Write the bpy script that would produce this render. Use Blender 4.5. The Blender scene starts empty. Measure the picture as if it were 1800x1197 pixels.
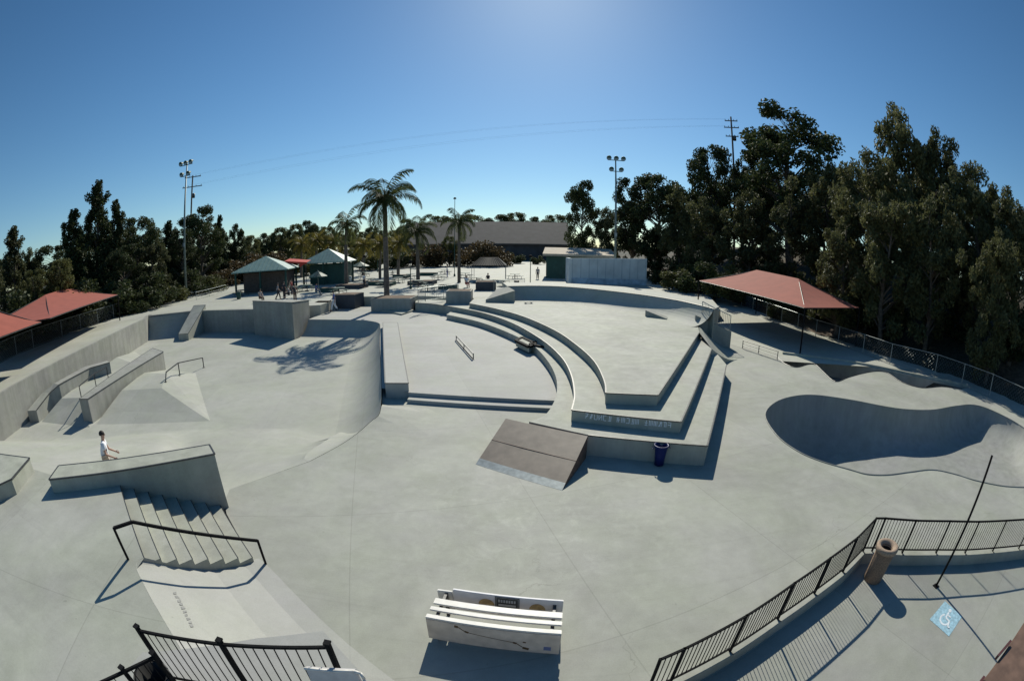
import bpy, bmesh, math, random
import numpy as np
from mathutils import Vector, Matrix
from mathutils.geometry import delaunay_2d_cdt
random.seed(7); rng = np.random.default_rng(7)
scene = bpy.context.scene; COL = scene.collection
R = math.radians
# ---------------------------------------------------------------- camera (10.5 mm equisolid fisheye on a 23.6 mm sensor)
H = 6.3; F = 801.0; PITCH = R(11.76); ROLL = R(0.49)
FW = Vector((0, math.cos(PITCH), -math.sin(PITCH)))
_r = Vector((1, 0, 0)); _u = _r.cross(FW)
RT = _r*math.cos(ROLL) + _u*math.sin(ROLL); UP = _u*math.cos(ROLL) - _r*math.sin(ROLL)
CAM = Vector((0, 0, H))
def ray(px, py):
    x = px-900; y = 598.5-py; r = max(math.hypot(x, y), 1e-6); th = 2*math.asin(r/(2*F)); s = math.sin(th)/r
    return RT*(x*s) + UP*(y*s) + FW*math.cos(th)
def at(px, py, z=0.0):              # survey a point of known height
    d = ray(px, py); k = (z-H)/d.z
    return Vector((d.x*k, d.y*k, z))
def far(px, py, dist):              # survey a point at known ground distance
    d = ray(px, py); k = dist/math.hypot(d.x, d.y)
    return CAM + d*k
def at2(px, py, z): p = at(px, py, z); return (p.x, p.y)
# ---------------------------------------------------------------- materials
def nodes(name):
    m = bpy.data.materials.new(name); m.use_nodes = True; nt = m.node_tree
    b = nt.nodes['Principled BSDF']
    return m, nt, b
def N(nt, t, **kw):
    n = nt.nodes.new(t)
    for k, v in kw.items(): setattr(n, k, v)
    return n
def plain(name, col, rough=.6, metal=0, noise=.15, scale=6, bump=0, trans=0):
    m, nt, b = nodes(name); b.inputs['Roughness'].default_value = rough; b.inputs['Metallic'].default_value = metal
    tc = N(nt, 'ShaderNodeNewGeometry'); nz = N(nt, 'ShaderNodeTexNoise'); nz.inputs['Scale'].default_value = scale; nz.inputs['Detail'].default_value = 6
    nt.links.new(tc.outputs['Position'], nz.inputs['Vector'])
    cr = N(nt, 'ShaderNodeValToRGB'); e = cr.color_ramp.elements
    e[0].position = .3; e[1].position = .7
    e[0].color = [max(0, c*(1-noise)) for c in col]+[1]; e[1].color = [min(1, c*(1+noise)) for c in col]+[1]
    nt.links.new(nz.outputs['Fac'], cr.inputs['Fac']); nt.links.new(cr.outputs['Color'], b.inputs['Base Color'])
    if bump:
        bp = N(nt, 'ShaderNodeBump'); bp.inputs['Strength'].default_value = bump; bp.inputs['Distance'].default_value = .02
        nt.links.new(nz.outputs['Fac'], bp.inputs['Height']); nt.links.new(bp.outputs['Normal'], b.inputs['Normal'])
    return m
def concrete(name, col, joint=0.0, ang=-16, contrast=.16, streak=0.0, smear=0.0, dust=None):
    m, nt, b = nodes(name); L = nt.links.new
    b.inputs['Roughness'].default_value = .75; b.inputs['Specular IOR Level'].default_value = .3
    g = N(nt, 'ShaderNodeNewGeometry')
    def noise(scale, det=6, rough=.6, vec=None, dist=0):
        n = N(nt, 'ShaderNodeTexNoise'); n.inputs['Scale'].default_value = scale; n.inputs['Detail'].default_value = det
        n.inputs['Roughness'].default_value = rough; n.inputs['Distortion'].default_value = dist
        L(vec or g.outputs['Position'], n.inputs['Vector']); return n.outputs['Fac']
    def mr(v, a, c, d, e):
        n = N(nt, 'ShaderNodeMapRange'); L(v, n.inputs['Value'])
        for k, q in zip(('From Min', 'From Max', 'To Min', 'To Max'), (a, c, d, e)): n.inputs[k].default_value = q
        return n.outputs['Result']
    def mul(a, c):
        n = N(nt, 'ShaderNodeMath', operation='MULTIPLY'); L(a, n.inputs[0]); L(c, n.inputs[1]); return n.outputs[0]
    f = mr(noise(.33, 5, .65, dist=.6), .3, .7, 1-contrast, 1+contrast*.6)
    f = mul(f, mr(noise(2.3, 6, .7), .3, .7, 1-contrast*.55, 1+contrast*.4))
    f = mul(f, mr(noise(38, 3, .6), .3, .7, .94, 1.05))
    # trowel blotches and dark spots
    f = mul(f, mr(noise(.9, 8, .8, dist=1.5), .60, .74, 1, 1-contrast*.9))
    f = mul(f, mr(noise(6.5, 2, .5), .73, .80, 1, .82))
    if smear:   # wheel marks: long streaks in two directions
        for a, s in ((25, 1), (-60, 1.3)):
            mp = N(nt, 'ShaderNodeMapping'); mp.inputs['Rotation'].default_value = (0, 0, R(a)); mp.inputs['Scale'].default_value = (.12*s, 3.2*s, 1)
            L(g.outputs['Position'], mp.inputs['Vector'])
            f = mul(f, mr(noise(1, 4, .6, vec=mp.outputs['Vector']), .58, .78, 1, 1-smear))
    if streak:
        mp = N(nt, 'ShaderNodeMapping'); mp.inputs['Scale'].default_value = (2.2, 2.2, .12); L(g.outputs['Position'], mp.inputs['Vector'])
        f = mul(f, mr(noise(1, 4, .6, vec=mp.outputs['Vector']), .35, .72, 1.04, 1-streak))
    if dust:    # pale dusty scuffs around the kicker ramp
        vm = N(nt, 'ShaderNodeVectorMath', operation='DISTANCE'); L(g.outputs['Position'], vm.inputs[0]); vm.inputs[1].default_value = dust
        fall = mr(vm.outputs['Value'], .5, 5.5, 1, 0); sp_ = mr(noise(1.7, 7, .75, dist=.8), .50, .68, 0, .22)
        a1 = N(nt, 'ShaderNodeMath', operation='ADD'); a1.inputs[1].default_value = 1; L(mul(fall, sp_), a1.inputs[0]); f = mul(f, a1.outputs[0])
    if joint:
        mp = N(nt, 'ShaderNodeMapping'); mp.inputs['Rotation'].default_value = (0, 0, R(ang)); L(g.outputs['Position'], mp.inputs['Vector'])
        sx = N(nt, 'ShaderNodeSeparateXYZ'); L(mp.outputs['Vector'], sx.inputs[0])
        cells = []
        for o, sp, of in ((sx.outputs['X'], 4.6, 1.1), (sx.outputs['Y'], 5.2, .7)):
            a = N(nt, 'ShaderNodeMath', operation='ADD'); a.inputs[1].default_value = of+520; L(o, a.inputs[0])
            mo = N(nt, 'ShaderNodeMath', operation='MODULO'); mo.inputs[1].default_value = sp; L(a.outputs[0], mo.inputs[0])
            dv = N(nt, 'ShaderNodeMath', operation='DIVIDE'); dv.inputs[1].default_value = sp; L(a.outputs[0], dv.inputs[0]); fl_ = N(nt, 'ShaderNodeMath', operation='FLOOR'); L(dv.outputs[0], fl_.inputs[0]); cells.append(fl_.outputs[0])
            c = N(nt, 'ShaderNodeMath', operation='LESS_THAN'); c.inputs[1].default_value = .028; L(mo.outputs[0], c.inputs[0])
            f = mul(f, mr(c.outputs[0], 0, 1, 1, 1-joint))
        cx = N(nt, 'ShaderNodeCombineXYZ'); L(cells[0], cx.inputs[0]); L(cells[1], cx.inputs[1]); wn_ = N(nt, 'ShaderNodeTexWhiteNoise', noise_dimensions='2D'); L(cx.outputs[0], wn_.inputs['Vector']); f = mul(f, mr(wn_.outputs['Value'], 0, 1, .955, 1.04))
        # hairline cracks
        wv = N(nt, 'ShaderNodeTexNoise'); wv.inputs['Scale'].default_value = 1.1; wv.inputs['Detail'].default_value = 5; L(g.outputs['Position'], wv.inputs['Vector'])
        mv = N(nt, 'ShaderNodeMix', data_type='RGBA', blend_type='LINEAR_LIGHT'); mv.inputs[0].default_value = .9; L(g.outputs['Position'], mv.inputs[6]); L(wv.outputs['Color'], mv.inputs[7])
        vo = N(nt, 'ShaderNodeTexVoronoi', feature='DISTANCE_TO_EDGE'); vo.inputs['Scale'].default_value = .11; L(mv.outputs[2], vo.inputs['Vector'])
        ck = mr(vo.outputs['Distance'], 0, .0022, 1, 0); f = mul(f, mr(mul(ck, mr(noise(.23, 2), .5, .6, 0, 1)), 0, 1, 1, .78))
    mx = N(nt, 'ShaderNodeMix', data_type='RGBA', blend_type='MULTIPLY'); mx.inputs[0].default_value = 1
    hue = N(nt, 'ShaderNodeMix', data_type='RGBA'); hue.inputs[6].default_value = (*col, 1); hue.inputs[7].default_value = (col[0]*.97, col[1]*1.0, col[2]*.93, 1)
    L(mr(noise(.5, 3), .35, .65, 0, 1), hue.inputs[0])
    L(hue.outputs[2], mx.inputs[6]); L(f, mx.inputs[7]); L(mx.outputs[2], b.inputs['Base Color'])
    bp = N(nt, 'ShaderNodeBump'); bp.inputs['Strength'].default_value = .12; bp.inputs['Distance'].default_value = .01
    L(noise(26, 5), bp.inputs['Height']); L(bp.outputs['Normal'], b.inputs['Normal'])
    return m
def foliage(name, c0, c1, trans=.25):
    m, nt, b = nodes(name); L = nt.links.new
    oi = N(nt, 'ShaderNodeObjectInfo'); g = N(nt, 'ShaderNodeNewGeometry')
    nz = N(nt, 'ShaderNodeTexNoise'); nz.inputs['Scale'].default_value = .55; nz.inputs['Detail'].default_value = 4; L(g.outputs['Position'], nz.inputs['Vector'])
    a = N(nt, 'ShaderNodeMath', operation='MULTIPLY_ADD'); L(oi.outputs['Random'], a.inputs[0]); a.inputs[1].default_value = .45
    s = N(nt, 'ShaderNodeMath', operation='SUBTRACT'); L(nz.outputs['Fac'], s.inputs[0]); s.inputs[1].default_value = .22; L(s.outputs[0], a.inputs[2])
    rp = N(nt, 'ShaderNodeMath', operation='MULTIPLY_ADD'); L(g.outputs['Random Per Island'], rp.inputs[0]); rp.inputs[1].default_value = .5; L(a.outputs[0], rp.inputs[2])
    cr = N(nt, 'ShaderNodeValToRGB'); cr.color_ramp.elements[0].color = (*c0, 1); cr.color_ramp.elements[1].color = (*c1, 1)
    cr.color_ramp.elements[0].position = .15; cr.color_ramp.elements[1].position = .95
    L(rp.outputs[0], cr.inputs['Fac']); L(cr.outputs['Color'], b.inputs['Base Color'])
    b.inputs['Roughness'].default_value = .65; b.inputs['Specular IOR Level'].default_value = .25
    tr = N(nt, 'ShaderNodeBsdfTranslucent'); L(cr.outputs['Color'], tr.inputs['Color'])
    mx = N(nt, 'ShaderNodeMixShader'); mx.inputs[0].default_value = trans
    out = nt.nodes['Material Output']; L(b.outputs[0], mx.inputs[1]); L(tr.outputs[0], mx.inputs[2]); L(mx.outputs[0], out.inputs['Surface'])
    return m
M = {}
M['plaza'] = concrete('plaza concrete', (0.361, 0.361, 0.325), joint=.13, smear=.08, dust=(.6, 9.6, 0))
M['bowl'] = concrete('bowl concrete', (0.382, 0.382, 0.344), joint=.07, smear=.05, contrast=.12)
M['terrace'] = concrete('terrace concrete', (0.378, 0.373, 0.357), joint=.05, contrast=.1, smear=.05)
M['cast'] = concrete('cast concrete', (0.394, 0.394, 0.349), contrast=.18, streak=.14, smear=.06)
M['wall'] = concrete('wall concrete', (0.332, 0.328, 0.303), contrast=.17, streak=.17)
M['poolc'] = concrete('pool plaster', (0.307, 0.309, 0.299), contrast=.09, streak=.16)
M['path'] = concrete('path concrete', (0.415, 0.411, 0.365), joint=.12, contrast=.12)
M['path2'] = concrete('patio concrete', (0.332, 0.332, 0.303), joint=.1, contrast=.14)
M['dirt'] = plain('dirt', (.13, .085, .055), .95, noise=.5, scale=.7, bump=.6)
def soil():
    m, nt, b = nodes('brushy soil'); L = nt.links.new; g = N(nt, 'ShaderNodeNewGeometry'); b.inputs['Roughness'].default_value = .95
    a = N(nt, 'ShaderNodeTexNoise'); a.inputs['Scale'].default_value = .16; a.inputs['Detail'].default_value = 7; L(g.outputs['Position'], a.inputs['Vector'])
    c = N(nt, 'ShaderNodeTexNoise'); c.inputs['Scale'].default_value = 2.6; c.inputs['Detail'].default_value = 6; L(g.outputs['Position'], c.inputs['Vector'])
    r1 = N(nt, 'ShaderNodeValToRGB'); r1.color_ramp.elements[0].color = (.035, .036, .02, 1); r1.color_ramp.elements[1].color = (.12, .078, .048, 1); r1.color_ramp.elements[0].position = .5; r1.color_ramp.elements[1].position = .66
    r2 = N(nt, 'ShaderNodeValToRGB'); r2.color_ramp.elements[0].color = (.35, .35, .35, 1); r2.color_ramp.elements[1].color = (1.2, 1.2, 1.2, 1); r2.color_ramp.elements[0].position = .3; r2.color_ramp.elements[1].position = .7
    mx = N(nt, 'ShaderNodeMix', data_type='RGBA', blend_type='MULTIPLY'); mx.inputs[0].default_value = 1
    L(a.outputs['Fac'], r1.inputs['Fac']); L(c.outputs['Fac'], r2.inputs['Fac']); L(r1.outputs['Color'], mx.inputs[6]); L(r2.outputs['Color'], mx.inputs[7]); L(mx.outputs[2], b.inputs['Base Color'])
    bp = N(nt, 'ShaderNodeBump'); bp.inputs['Strength'].default_value = .7; bp.inputs['Distance'].default_value = .15; L(c.outputs['Fac'], bp.inputs['Height']); L(bp.outputs['Normal'], b.inputs['Normal']); return m
M['litter'] = soil()
M['asphalt'] = plain('asphalt', (.06, .06, .062), .9, noise=.3, scale=3)
M['black'] = plain('black painted steel', (.010, .010, .011), .8, 0, .3, 9); M['black'].node_tree.nodes['Principled BSDF'].inputs['Specular IOR Level'].default_value = .12
M['dsteel'] = plain('dark worn steel', (.09, .09, .09), .5, .6, .3, 12)
M['steel'] = plain('galvanised steel', (.30, .33, .33), .45, .6, .2, 8)
M['lpole'] = plain('grey green pole paint', (.16, .20, .19), .5, .2, .15, 3)
M['white'] = plain('worn white paint', (.74, .71, .65), .5, 0, .1, 9)
M['ply'] = plain('weathered brown ramp board', (.17, .135, .105), .6, 0, .22, 3.5, bump=.15)
M['redc'] = plain('red shade fabric', (.31, .08, .052), .85, 0, .10, 1.2, bump=.2)
M['redb'] = plain('bright red fabric', (.55, .05, .03), .7)
M['blue'] = plain('blue plastic', (.007, .014, .10), .4)
M['lblue'] = plain('pale blue paint', (.29, .47, .56), .8, 0, .24, 14)
M['wpaint'] = plain('white road paint', (.62, .68, .72), .8, 0, .12, 18)
M['aggr'] = plain('brown exposed aggregate', (.24, .165, .115), .85, 0, .45, 45, bump=.5)
M['groof'] = plain('pale green metal roof', (.20, .31, .27), .5, 0, .12, 1.5)
M['dgreen'] = plain('dark green paint', (.018, .07, .055), .6, 0, .2, 2)
M['brick'] = plain('brown block wall', (.10, .075, .06), .85, 0, .3, 4)
M['groofd'] = plain('grey shingle roof', (.10, .088, .08), .9, 0, .18, .6)
M['gwall'] = plain('dark grey wall', (.055, .058, .065), .85, 0, .3, .5)
M['tan'] = plain('tan gravel roof', (.47, .40, .31), .9, 0, .15, 1)
M['mural'] = plain('faded pale blue wall paint', (.52, .58, .60), .75, 0, .14, .6)
M['brown'] = plain('weathered brown timber', (.14, .085, .06), .75, 0, .3, 7, bump=.2)
M['bark'] = plain('bark', (.10, .08, .062), .95, 0, .4, 4, bump=.6)
M['pbark'] = plain('grey palm bark', (.14, .115, .095), .95, 0, .35, 5, bump=.6)
M['skin'] = plain('skin', (.50, .29, .21), .55, 0, .05, 4)
M['hair'] = plain('dark hair', (.02, .014, .012), .7)
M['wtee'] = plain('white cotton', (.75, .76, .80), .85, 0, .05, 5)
M['khaki'] = plain('khaki cotton', (.50, .42, .36), .85, 0, .08, 5)
M['darkc'] = plain('dark cotton', (.03, .032, .04), .85)
M['bluec'] = plain('blue cotton', (.03, .09, .34), .85)
M['redt'] = plain('red cotton', (.36, .05, .05), .85)
M['greyc'] = plain('grey cotton', (.25, .26, .28), .85)
M['rubber'] = plain('black rubber', (.015, .015, .015), .8)
M['euc'] = foliage('eucalyptus leaves', (.020, .027, .013), (.125, .13, .055), .36)
M['oak'] = foliage('dark evergreen leaves', (.014, .022, .010), (.062, .078, .028), .28)
M['olive'] = foliage('olive leaves', (.030, .038, .014), (.12, .125, .042), .36)
M['rust'] = foliage('rusty brown leaves', (.024, .02, .010), (.095, .066, .028), .3)
M['palm'] = foliage('palm fronds', (.026, .038, .016), (.10, .115, .038), .36)
M['ypalm'] = foliage('yellow green palm fronds', (.06, .06, .015), (.22, .18, .04), .35)
# ---------------------------------------------------------------- mesh building
class MB:
    def __init__(s): s.v = []; s.f = []; s.m = []
    def face(s, pts, mi=0):
        i = len(s.v); s.v += [tuple(p) for p in pts]; s.f.append(tuple(range(i, i+len(pts)))); s.m.append(mi)
    def tube(s, p0, p1, r, n=6, r1=None, cap=True, mi=0):
        p0 = Vector(p0); p1 = Vector(p1); r1 = r if r1 is None else r1
        d = (p1-p0)
        if d.length < 1e-6: return
        d.normalize(); a = d.cross(Vector((0, 0, 1)))
        if a.length < 1e-3: a = Vector((1, 0, 0))
        a.normalize(); b = d.cross(a); i = len(s.v)
        for p, rr in ((p0, r), (p1, r1)):
            for k in range(n):
                t = 2*math.pi*(k+.5)/n; s.v.append(tuple(p + a*math.cos(t)*rr + b*math.sin(t)*rr))
        for k in range(n): s.f.append((i+k, i+n+k, i+n+(k+1) % n, i+(k+1) % n)); s.m.append(mi)
        if cap: s.f.append(tuple(i+k for k in range(n))); s.f.append(tuple(i+n+k for k in reversed(range(n)))); s.m += [mi, mi]
    def path(s, pts, r, n=6):
        for a, b in zip(pts, pts[1:]): s.tube(a, b, r, n)
    def box(s, c, size, rz=0, tilt=None, mi=0):
        mt = Matrix.Translation(Vector(c)) @ Matrix.Rotation(rz, 4, 'Z')
        if tilt: mt = mt @ Matrix.Rotation(tilt[1], 4, tilt[0])
        x, y, z = [q/2 for q in size]; i = len(s.v)
        for p in ((-x,-y,-z),(x,-y,-z),(x,y,-z),(-x,y,-z),(-x,-y,z),(x,-y,z),(x,y,z),(-x,y,z)): s.v.append(tuple(mt @ Vector(p)))
        for q in ((0,3,2,1),(4,5,6,7),(0,1,5,4),(1,2,6,5),(2,3,7,6),(3,0,4,7)): s.f.append(tuple(i+k for k in q)); s.m.append(mi)
    def beam(s, p0, p1, w, h, mi=0):    # box-section bar, h vertical
        p0 = Vector(p0); p1 = Vector(p1); d = (p1-p0).normalized(); a = d.cross(Vector((0, 0, 1)))
        if a.length < 1e-3: a = Vector((1, 0, 0))
        a.normalize(); b = a.cross(d); i = len(s.v)
        for p in (p0, p1):
            for x, y in ((-1,-1),(1,-1),(1,1),(-1,1)): s.v.append(tuple(p + a*x*w/2 + b*y*h/2))
        for q in ((0,1,2,3),(7,6,5,4),(0,4,5,1),(1,5,6,2),(2,6,7,3),(3,7,4,0)): s.f.append(tuple(i+k for k in q)); s.m.append(mi)
    def prism(s, poly, z0, z1, mi=0, bottom=True):   # poly [(x,y)], z1 number or list of top heights
        n = len(poly); area = sum(poly[k][0]*poly[(k+1) % n][1]-poly[(k+1) % n][0]*poly[k][1] for k in range(n))
        zs = z1 if isinstance(z1, (list, tuple)) else [z1]*n
        zb = z0 if isinstance(z0, (list, tuple)) else [z0]*n
        if area < 0: poly = poly[::-1]; zs = zs[::-1]; zb = zb[::-1]
        i = len(s.v)
        s.v += [(p[0], p[1], z) for p, z in zip(poly, zb)] + [(p[0], p[1], z) for p, z in zip(poly, zs)]
        for k in range(n): s.f.append((i+k, i+(k+1) % n, i+n+(k+1) % n, i+n+k)); s.m.append(mi)
        for tri in tri_poly(poly): s.f.append(tuple(i+n+t for t in tri)); s.m.append(mi)
        if bottom:
            for tri in tri_poly(poly): s.f.append(tuple(i+t for t in reversed(tri))); s.m.append(mi)
    def lathe(s, prof, c, n=20, mi=0):
        c = Vector(c); i = len(s.v)
        for r, z in prof:
            for k in range(n): t = 2*math.pi*k/n; s.v.append((c.x+r*math.cos(t), c.y+r*math.sin(t), c.z+z))
        for j in range(len(prof)-1):
            for k in range(n):
                a = i+j*n+k; b = i+j*n+(k+1) % n; s.f.append((a, b, b+n, a+n)); s.m.append(mi)
    def build(s, name, mats, parent=None, loc=None, smooth=False, bevel=0):
        if not isinstance(mats, (list, tuple)): mats = [mats]
        L = Vector(parent['_loc']) if parent is not None and '_loc' in parent else Vector(loc if loc is not None else (0, 0, 0))
        me = bpy.data.meshes.new(name)
        me.from_pydata([(x-L.x, y-L.y, z-L.z) for x, y, z in s.v], [], s.f)
        for m in mats: me.materials.append(m)
        if len(mats) > 1: me.polygons.foreach_set('material_index', s.m)
        if smooth: me.polygons.foreach_set('use_smooth', [True]*len(me.polygons))
        if bevel:
            bm = bmesh.new(); bm.from_mesh(me); bmesh.ops.remove_doubles(bm, verts=bm.verts, dist=1e-4)
            es = [e for e in bm.edges if len(e.link_faces) == 2 and e.calc_face_angle(0) > .6]
            bmesh.ops.bevel(bm, geom=es, offset=bevel, segments=2, affect='EDGES', clamp_overlap=True); bm.to_mesh(me); bm.free()
        me.update()
        o = bpy.data.objects.new(name, me); COL.objects.link(o)
        if parent is not None: o.parent = parent
        elif loc is not None: o.location = L
        return o
def tri_poly(poly):
    n = len(poly); r = delaunay_2d_cdt([Vector(p[:2]) for p in poly], [(k, (k+1) % n) for k in range(n)], [list(range(n))], 1, 1e-5)
    out = []
    for f in r[2]:
        ids = []
        for v in f:
            o = r[3][v]
            ids.append(o[0] if o else None)
        if None not in ids:
            a, b, c = [poly[t] for t in ids]
            if (b[0]-a[0])*(c[1]-a[1])-(c[0]-a[0])*(b[1]-a[1]) < 0: ids.reverse()
            out.append(ids)
    return out
def inside(p, poly):
    x, y = p[0], p[1]; c = False; j = len(poly)-1
    for i in range(len(poly)):
        xi, yi = poly[i][0], poly[i][1]; xj, yj = poly[j][0], poly[j][1]
        if (yi > y) != (yj > y) and x < (xj-xi)*(y-yi)/(yj-yi)+xi: c = not c
        j = i
    return c
def sheet(outer, holes=(), zf=lambda x, y: 0.0, extra=(), lines=()):
    """triangulated surface over outer minus holes; extra = interior points, lines = interior polylines"""
    V = []; E = []
    def loop(pl, close=True):
        i = len(V); V.extend(Vector(p[:2]) for p in pl); n = len(pl)
        E.extend((i+k, i+(k+1) % n) for k in range(n if close else n-1))
    loop(outer)
    for h in holes: loop(h)
    for l in lines: loop(l, False)
    V.extend(Vector(p[:2]) for p in extra)
    r = delaunay_2d_cdt(V, E, [], 0, 1e-5); mb = MB()
    mb.v = [(p.x, p.y, zf(p.x, p.y)) for p in r[0]]
    for f in r[2]:
        c = sum((r[0][k] for k in f), Vector((0, 0)))/len(f)
        if inside(c, outer) and not any(inside(c, h) for h in holes):
            a, b, d = [r[0][k] for k in f[:3]]
            f = list(f)
            if (b-a).cross(d-a) < 0: f.reverse()
            mb.f.append(tuple(f)); mb.m.append(0)
    return mb
def spline(pts, n=6, closed=False):
    P = [Vector(p) for p in pts]; out = []; m = len(P)
    for i in range(m if closed else m-1):
        a = P[(i-1) % m] if closed or i > 0 else P[0]; b = P[i]; c = P[(i+1) % m]; d = P[(i+2) % m] if closed or i+2 < m else P[-1]
        for k in range(n):
            t = k/n; out.append(.5*((2*b)+(c-a)*t+(2*a-5*b+4*c-d)*t*t+(3*b-a-3*c+d)*t**3))
    if not closed: out.append(P[-1])
    return out
def tag(o, label=None, cat=None, group=None, kind=None):
    if label: o['label'] = label
    if cat: o['category'] = cat
    if group: o['group'] = group
    if kind: o['kind'] = kind
    return o
def thing(name, loc, label, cat, group=None):
    o = bpy.data.objects.new(name, None); COL.objects.link(o); o.location = Vector(loc); o.empty_display_size = .3
    o['_loc'] = tuple(Vector(loc)); return tag(o, label, cat, group)
def dup(root, loc, rz=0.0, sc=1.0, label=None):
    r = root.copy(); COL.objects.link(r); r.location = Vector(loc); r.rotation_euler = (0, 0, rz)
    r.scale = sc if isinstance(sc, (tuple, list)) else (sc, sc, sc)
    if label: r['label'] = label
    for ch in root.children:
        c = ch.copy(); COL.objects.link(c); c.parent = r
        for g in ch.children: d = g.copy(); COL.objects.link(d); d.parent = c
    return r
def struct(o): o['kind'] = 'structure'; return o
# ================================================================ GROUND AND LEVELS
ZB = -1.0                                   # bowl floor
WALL = [(-23.6, 3.0), (-25.0, 6.0), (-26.3, 9.5), (-28.85, 16), (-31.7, 23), (-36.4, 33.0), (-38.3, 35.3)]
crest = [(-23.9, 4.2, 1.2), (-18, 5.0, 1.2), (-12.0, 5.8, 1.2), (-9.9, 7.3, 1.1), (-8.3, 8.5, .25), (-7.72, 8.62, 0), (-7.95, 9.3, 0), (-6.24, 11.66, 0)]
toe = [(-25.7, 8.6), (-20, 11.6), (-15.75, 14.2), (-12.7, 15.4), (-9.5, 16.3)]
LIP = [(-6.24, 11.66, 0, -.02), (-5.55, 13.2, .05, -.30), (-5.15, 14.8, .14, -.66), (-5.1, 16.2, .24, -1), (-6.9, 22.4, .3, -1), (-8.6, 28, .3, -1),
       (-10.1, 33.2, .3, -1), (-11.0, 35.5, .3, -1), (-12.7, 36.7, .3, -1), (-15, 37.05, .3, -1), (-18.3, 37.3, .3, -1)]
lip = spline([Vector((p[0], p[1], p[2])) for p in LIP], 5); lfl = spline([Vector((p[3], 0, 0)) for p in LIP], 5)
RQ = 2.3; qp_rows = []; lip_toe = []
for i, p in enumerate(lip):
    a = lip[max(i-1, 0)]; b = lip[min(i+1, len(lip)-1)]; t = (b-a); t.z = 0; t.normalize(); n = Vector((-t.y, t.x, 0))
    h = max(p.z-lfl[i].x, .02); am = math.acos(max(1-h/RQ, 0)); row = []
    for k in range(9):
        q = am*(1-k/8); row.append(Vector((p.x, p.y, 0)) + n*(RQ*math.sin(am)-RQ*math.sin(q)) + Vector((0, 0, lfl[i].x+RQ*(1-math.cos(q)))))
    qp_rows.append(row); lip_toe.append(row[-1])
mb = MB()
for r0, r1 in zip(qp_rows, qp_rows[1:]):
    for k in range(8): mb.face([r0[k], r0[k+1], r1[k+1], r1[k]])
o = mb.build('quarter_pipe', M['bowl'], loc=qp_rows[20][-1]); bm = bmesh.new(); bm.from_mesh(o.data); bmesh.ops.remove_doubles(bm, verts=bm.verts, dist=1e-4); bmesh.ops.recalc_face_normals(bm, faces=bm.faces); bm.to_mesh(o.data); bm.free()
o.data.polygons.foreach_set('use_smooth', [True]*len(o.data.polygons))
tag(o, 'long curved concrete quarter pipe rising to the terrace edge on the right of the bowl', 'quarter pipe')
lt = [(q.x, q.y) for q in lip_toe]
fixed = {(round(q.x, 3), round(q.y, 3)): q.z for q in lip_toe}
bowl_outer = [(p[0], p[1]) for p in crest] + lt + [(-18.5, 34.7), (-24.05, 36.8), (-24.2, 37.7), (-33, 37.85), (-38.2, 35.2), (-36.6, 33.2), (-31.75, 23), (-28.9, 16), (-26.4, 9.5), (-25.1, 6.0)]
bank_poly = [(p[0], p[1]) for p in crest] + lt[1:14] + [(q[0], q[1]) for q in reversed(toe)]
def seg_near(x, y, pl):
    best = (1e9, 0)
    for a, b in zip(pl, pl[1:]):
        dx, dy = b[0]-a[0], b[1]-a[1]; t = max(0, min(1, ((x-a[0])*dx+(y-a[1])*dy)/(dx*dx+dy*dy)))
        d = math.hypot(x-a[0]-dx*t, y-a[1]-dy*t)
        if d < best[0]: best = (d, (a[2]+(b[2]-a[2])*t) if len(a) > 2 else 0)
    return best
toe_ext = toe + [lt[14]]
def bowl_z(x, y):
    k = (round(x, 3), round(y, 3))
    if k in fixed: return fixed[k]
    if not inside((x, y), bank_poly):
        dc, zc = seg_near(x, y, crest)
        return zc if dc < .02 else ZB
    dc, zc = seg_near(x, y, crest); dt, _ = seg_near(x, y, toe_ext)
    t = dc/(dc+dt+1e-6); return zc+(ZB-zc)*t
ex = [(x, y) for x in np.arange(-26, -4, .8) for y in np.arange(4, 18, .8) if inside((x, y), bowl_outer)]
o = sheet(bowl_outer, (), bowl_z, extra=ex, lines=[toe_ext[1:-1]]).build('bowl_pavement', M['bowl'], smooth=True); struct(o)
# plaza, pool and trench
rim_px = [(1345, 730), (1362, 708), (1395, 697), (1435, 695), (1500, 704), (1575, 718), (1635, 721), (1680, 714), (1712, 712), (1745, 722), (1800, 752)]
rim_near = [(1780, 856), (1720, 846), (1680, 834), (1640, 826), (1600, 830), (1560, 835), (1525, 834), (1495, 826), (1440, 810), (1400, 792), (1365, 765)]
rim = [at(*p) for p in rim_px] + [Vector((24.3, 6.3, 0)), Vector((23.6, 4.6, 0)), Vector((20.5, 4.3, 0))] + [at(*p) for p in rim_near]
rim = spline(rim, 5, True); RIM = [(p.x, p.y) for p in rim]
tr_near = [(1367, 628), (1380, 640), (1400, 646), (1420, 641), (1434, 642), (1448, 655), (1468, 671), (1490, 664), (1515, 657), (1540, 653), (1560, 656), (1585, 672), (1620, 682), (1655, 680), (1690, 684)]
tr_far = [(1700, 681), (1650, 670), (1600, 660), (1545, 648), (1480, 636), (1430, 630), (1372, 623)]
tn = spline([at(*p) for p in tr_near], 4); tf = [at(*p) for p in tr_far]
TR = [(p.x, p.y) for p in tn] + [(p.x, p.y) for p in tf]
plaza_outer = [(-7.95, 9.3), (-7.72, 8.62), (-7.3, 8.1), (-5.53, 6.52), (-5.25, 6.57), (-2.77, 4.82), (0, 2.9), (3, .8), (8, -3), (14, -9), (42, -9), (42, 16), (31, 20), (29, 60), (20, 72), (-4, 72), (-10, 46), (-14, 45)] + \
              [(p.x+.02, p.y) for p in reversed(lip[:-16])]
lp = {}
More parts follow.
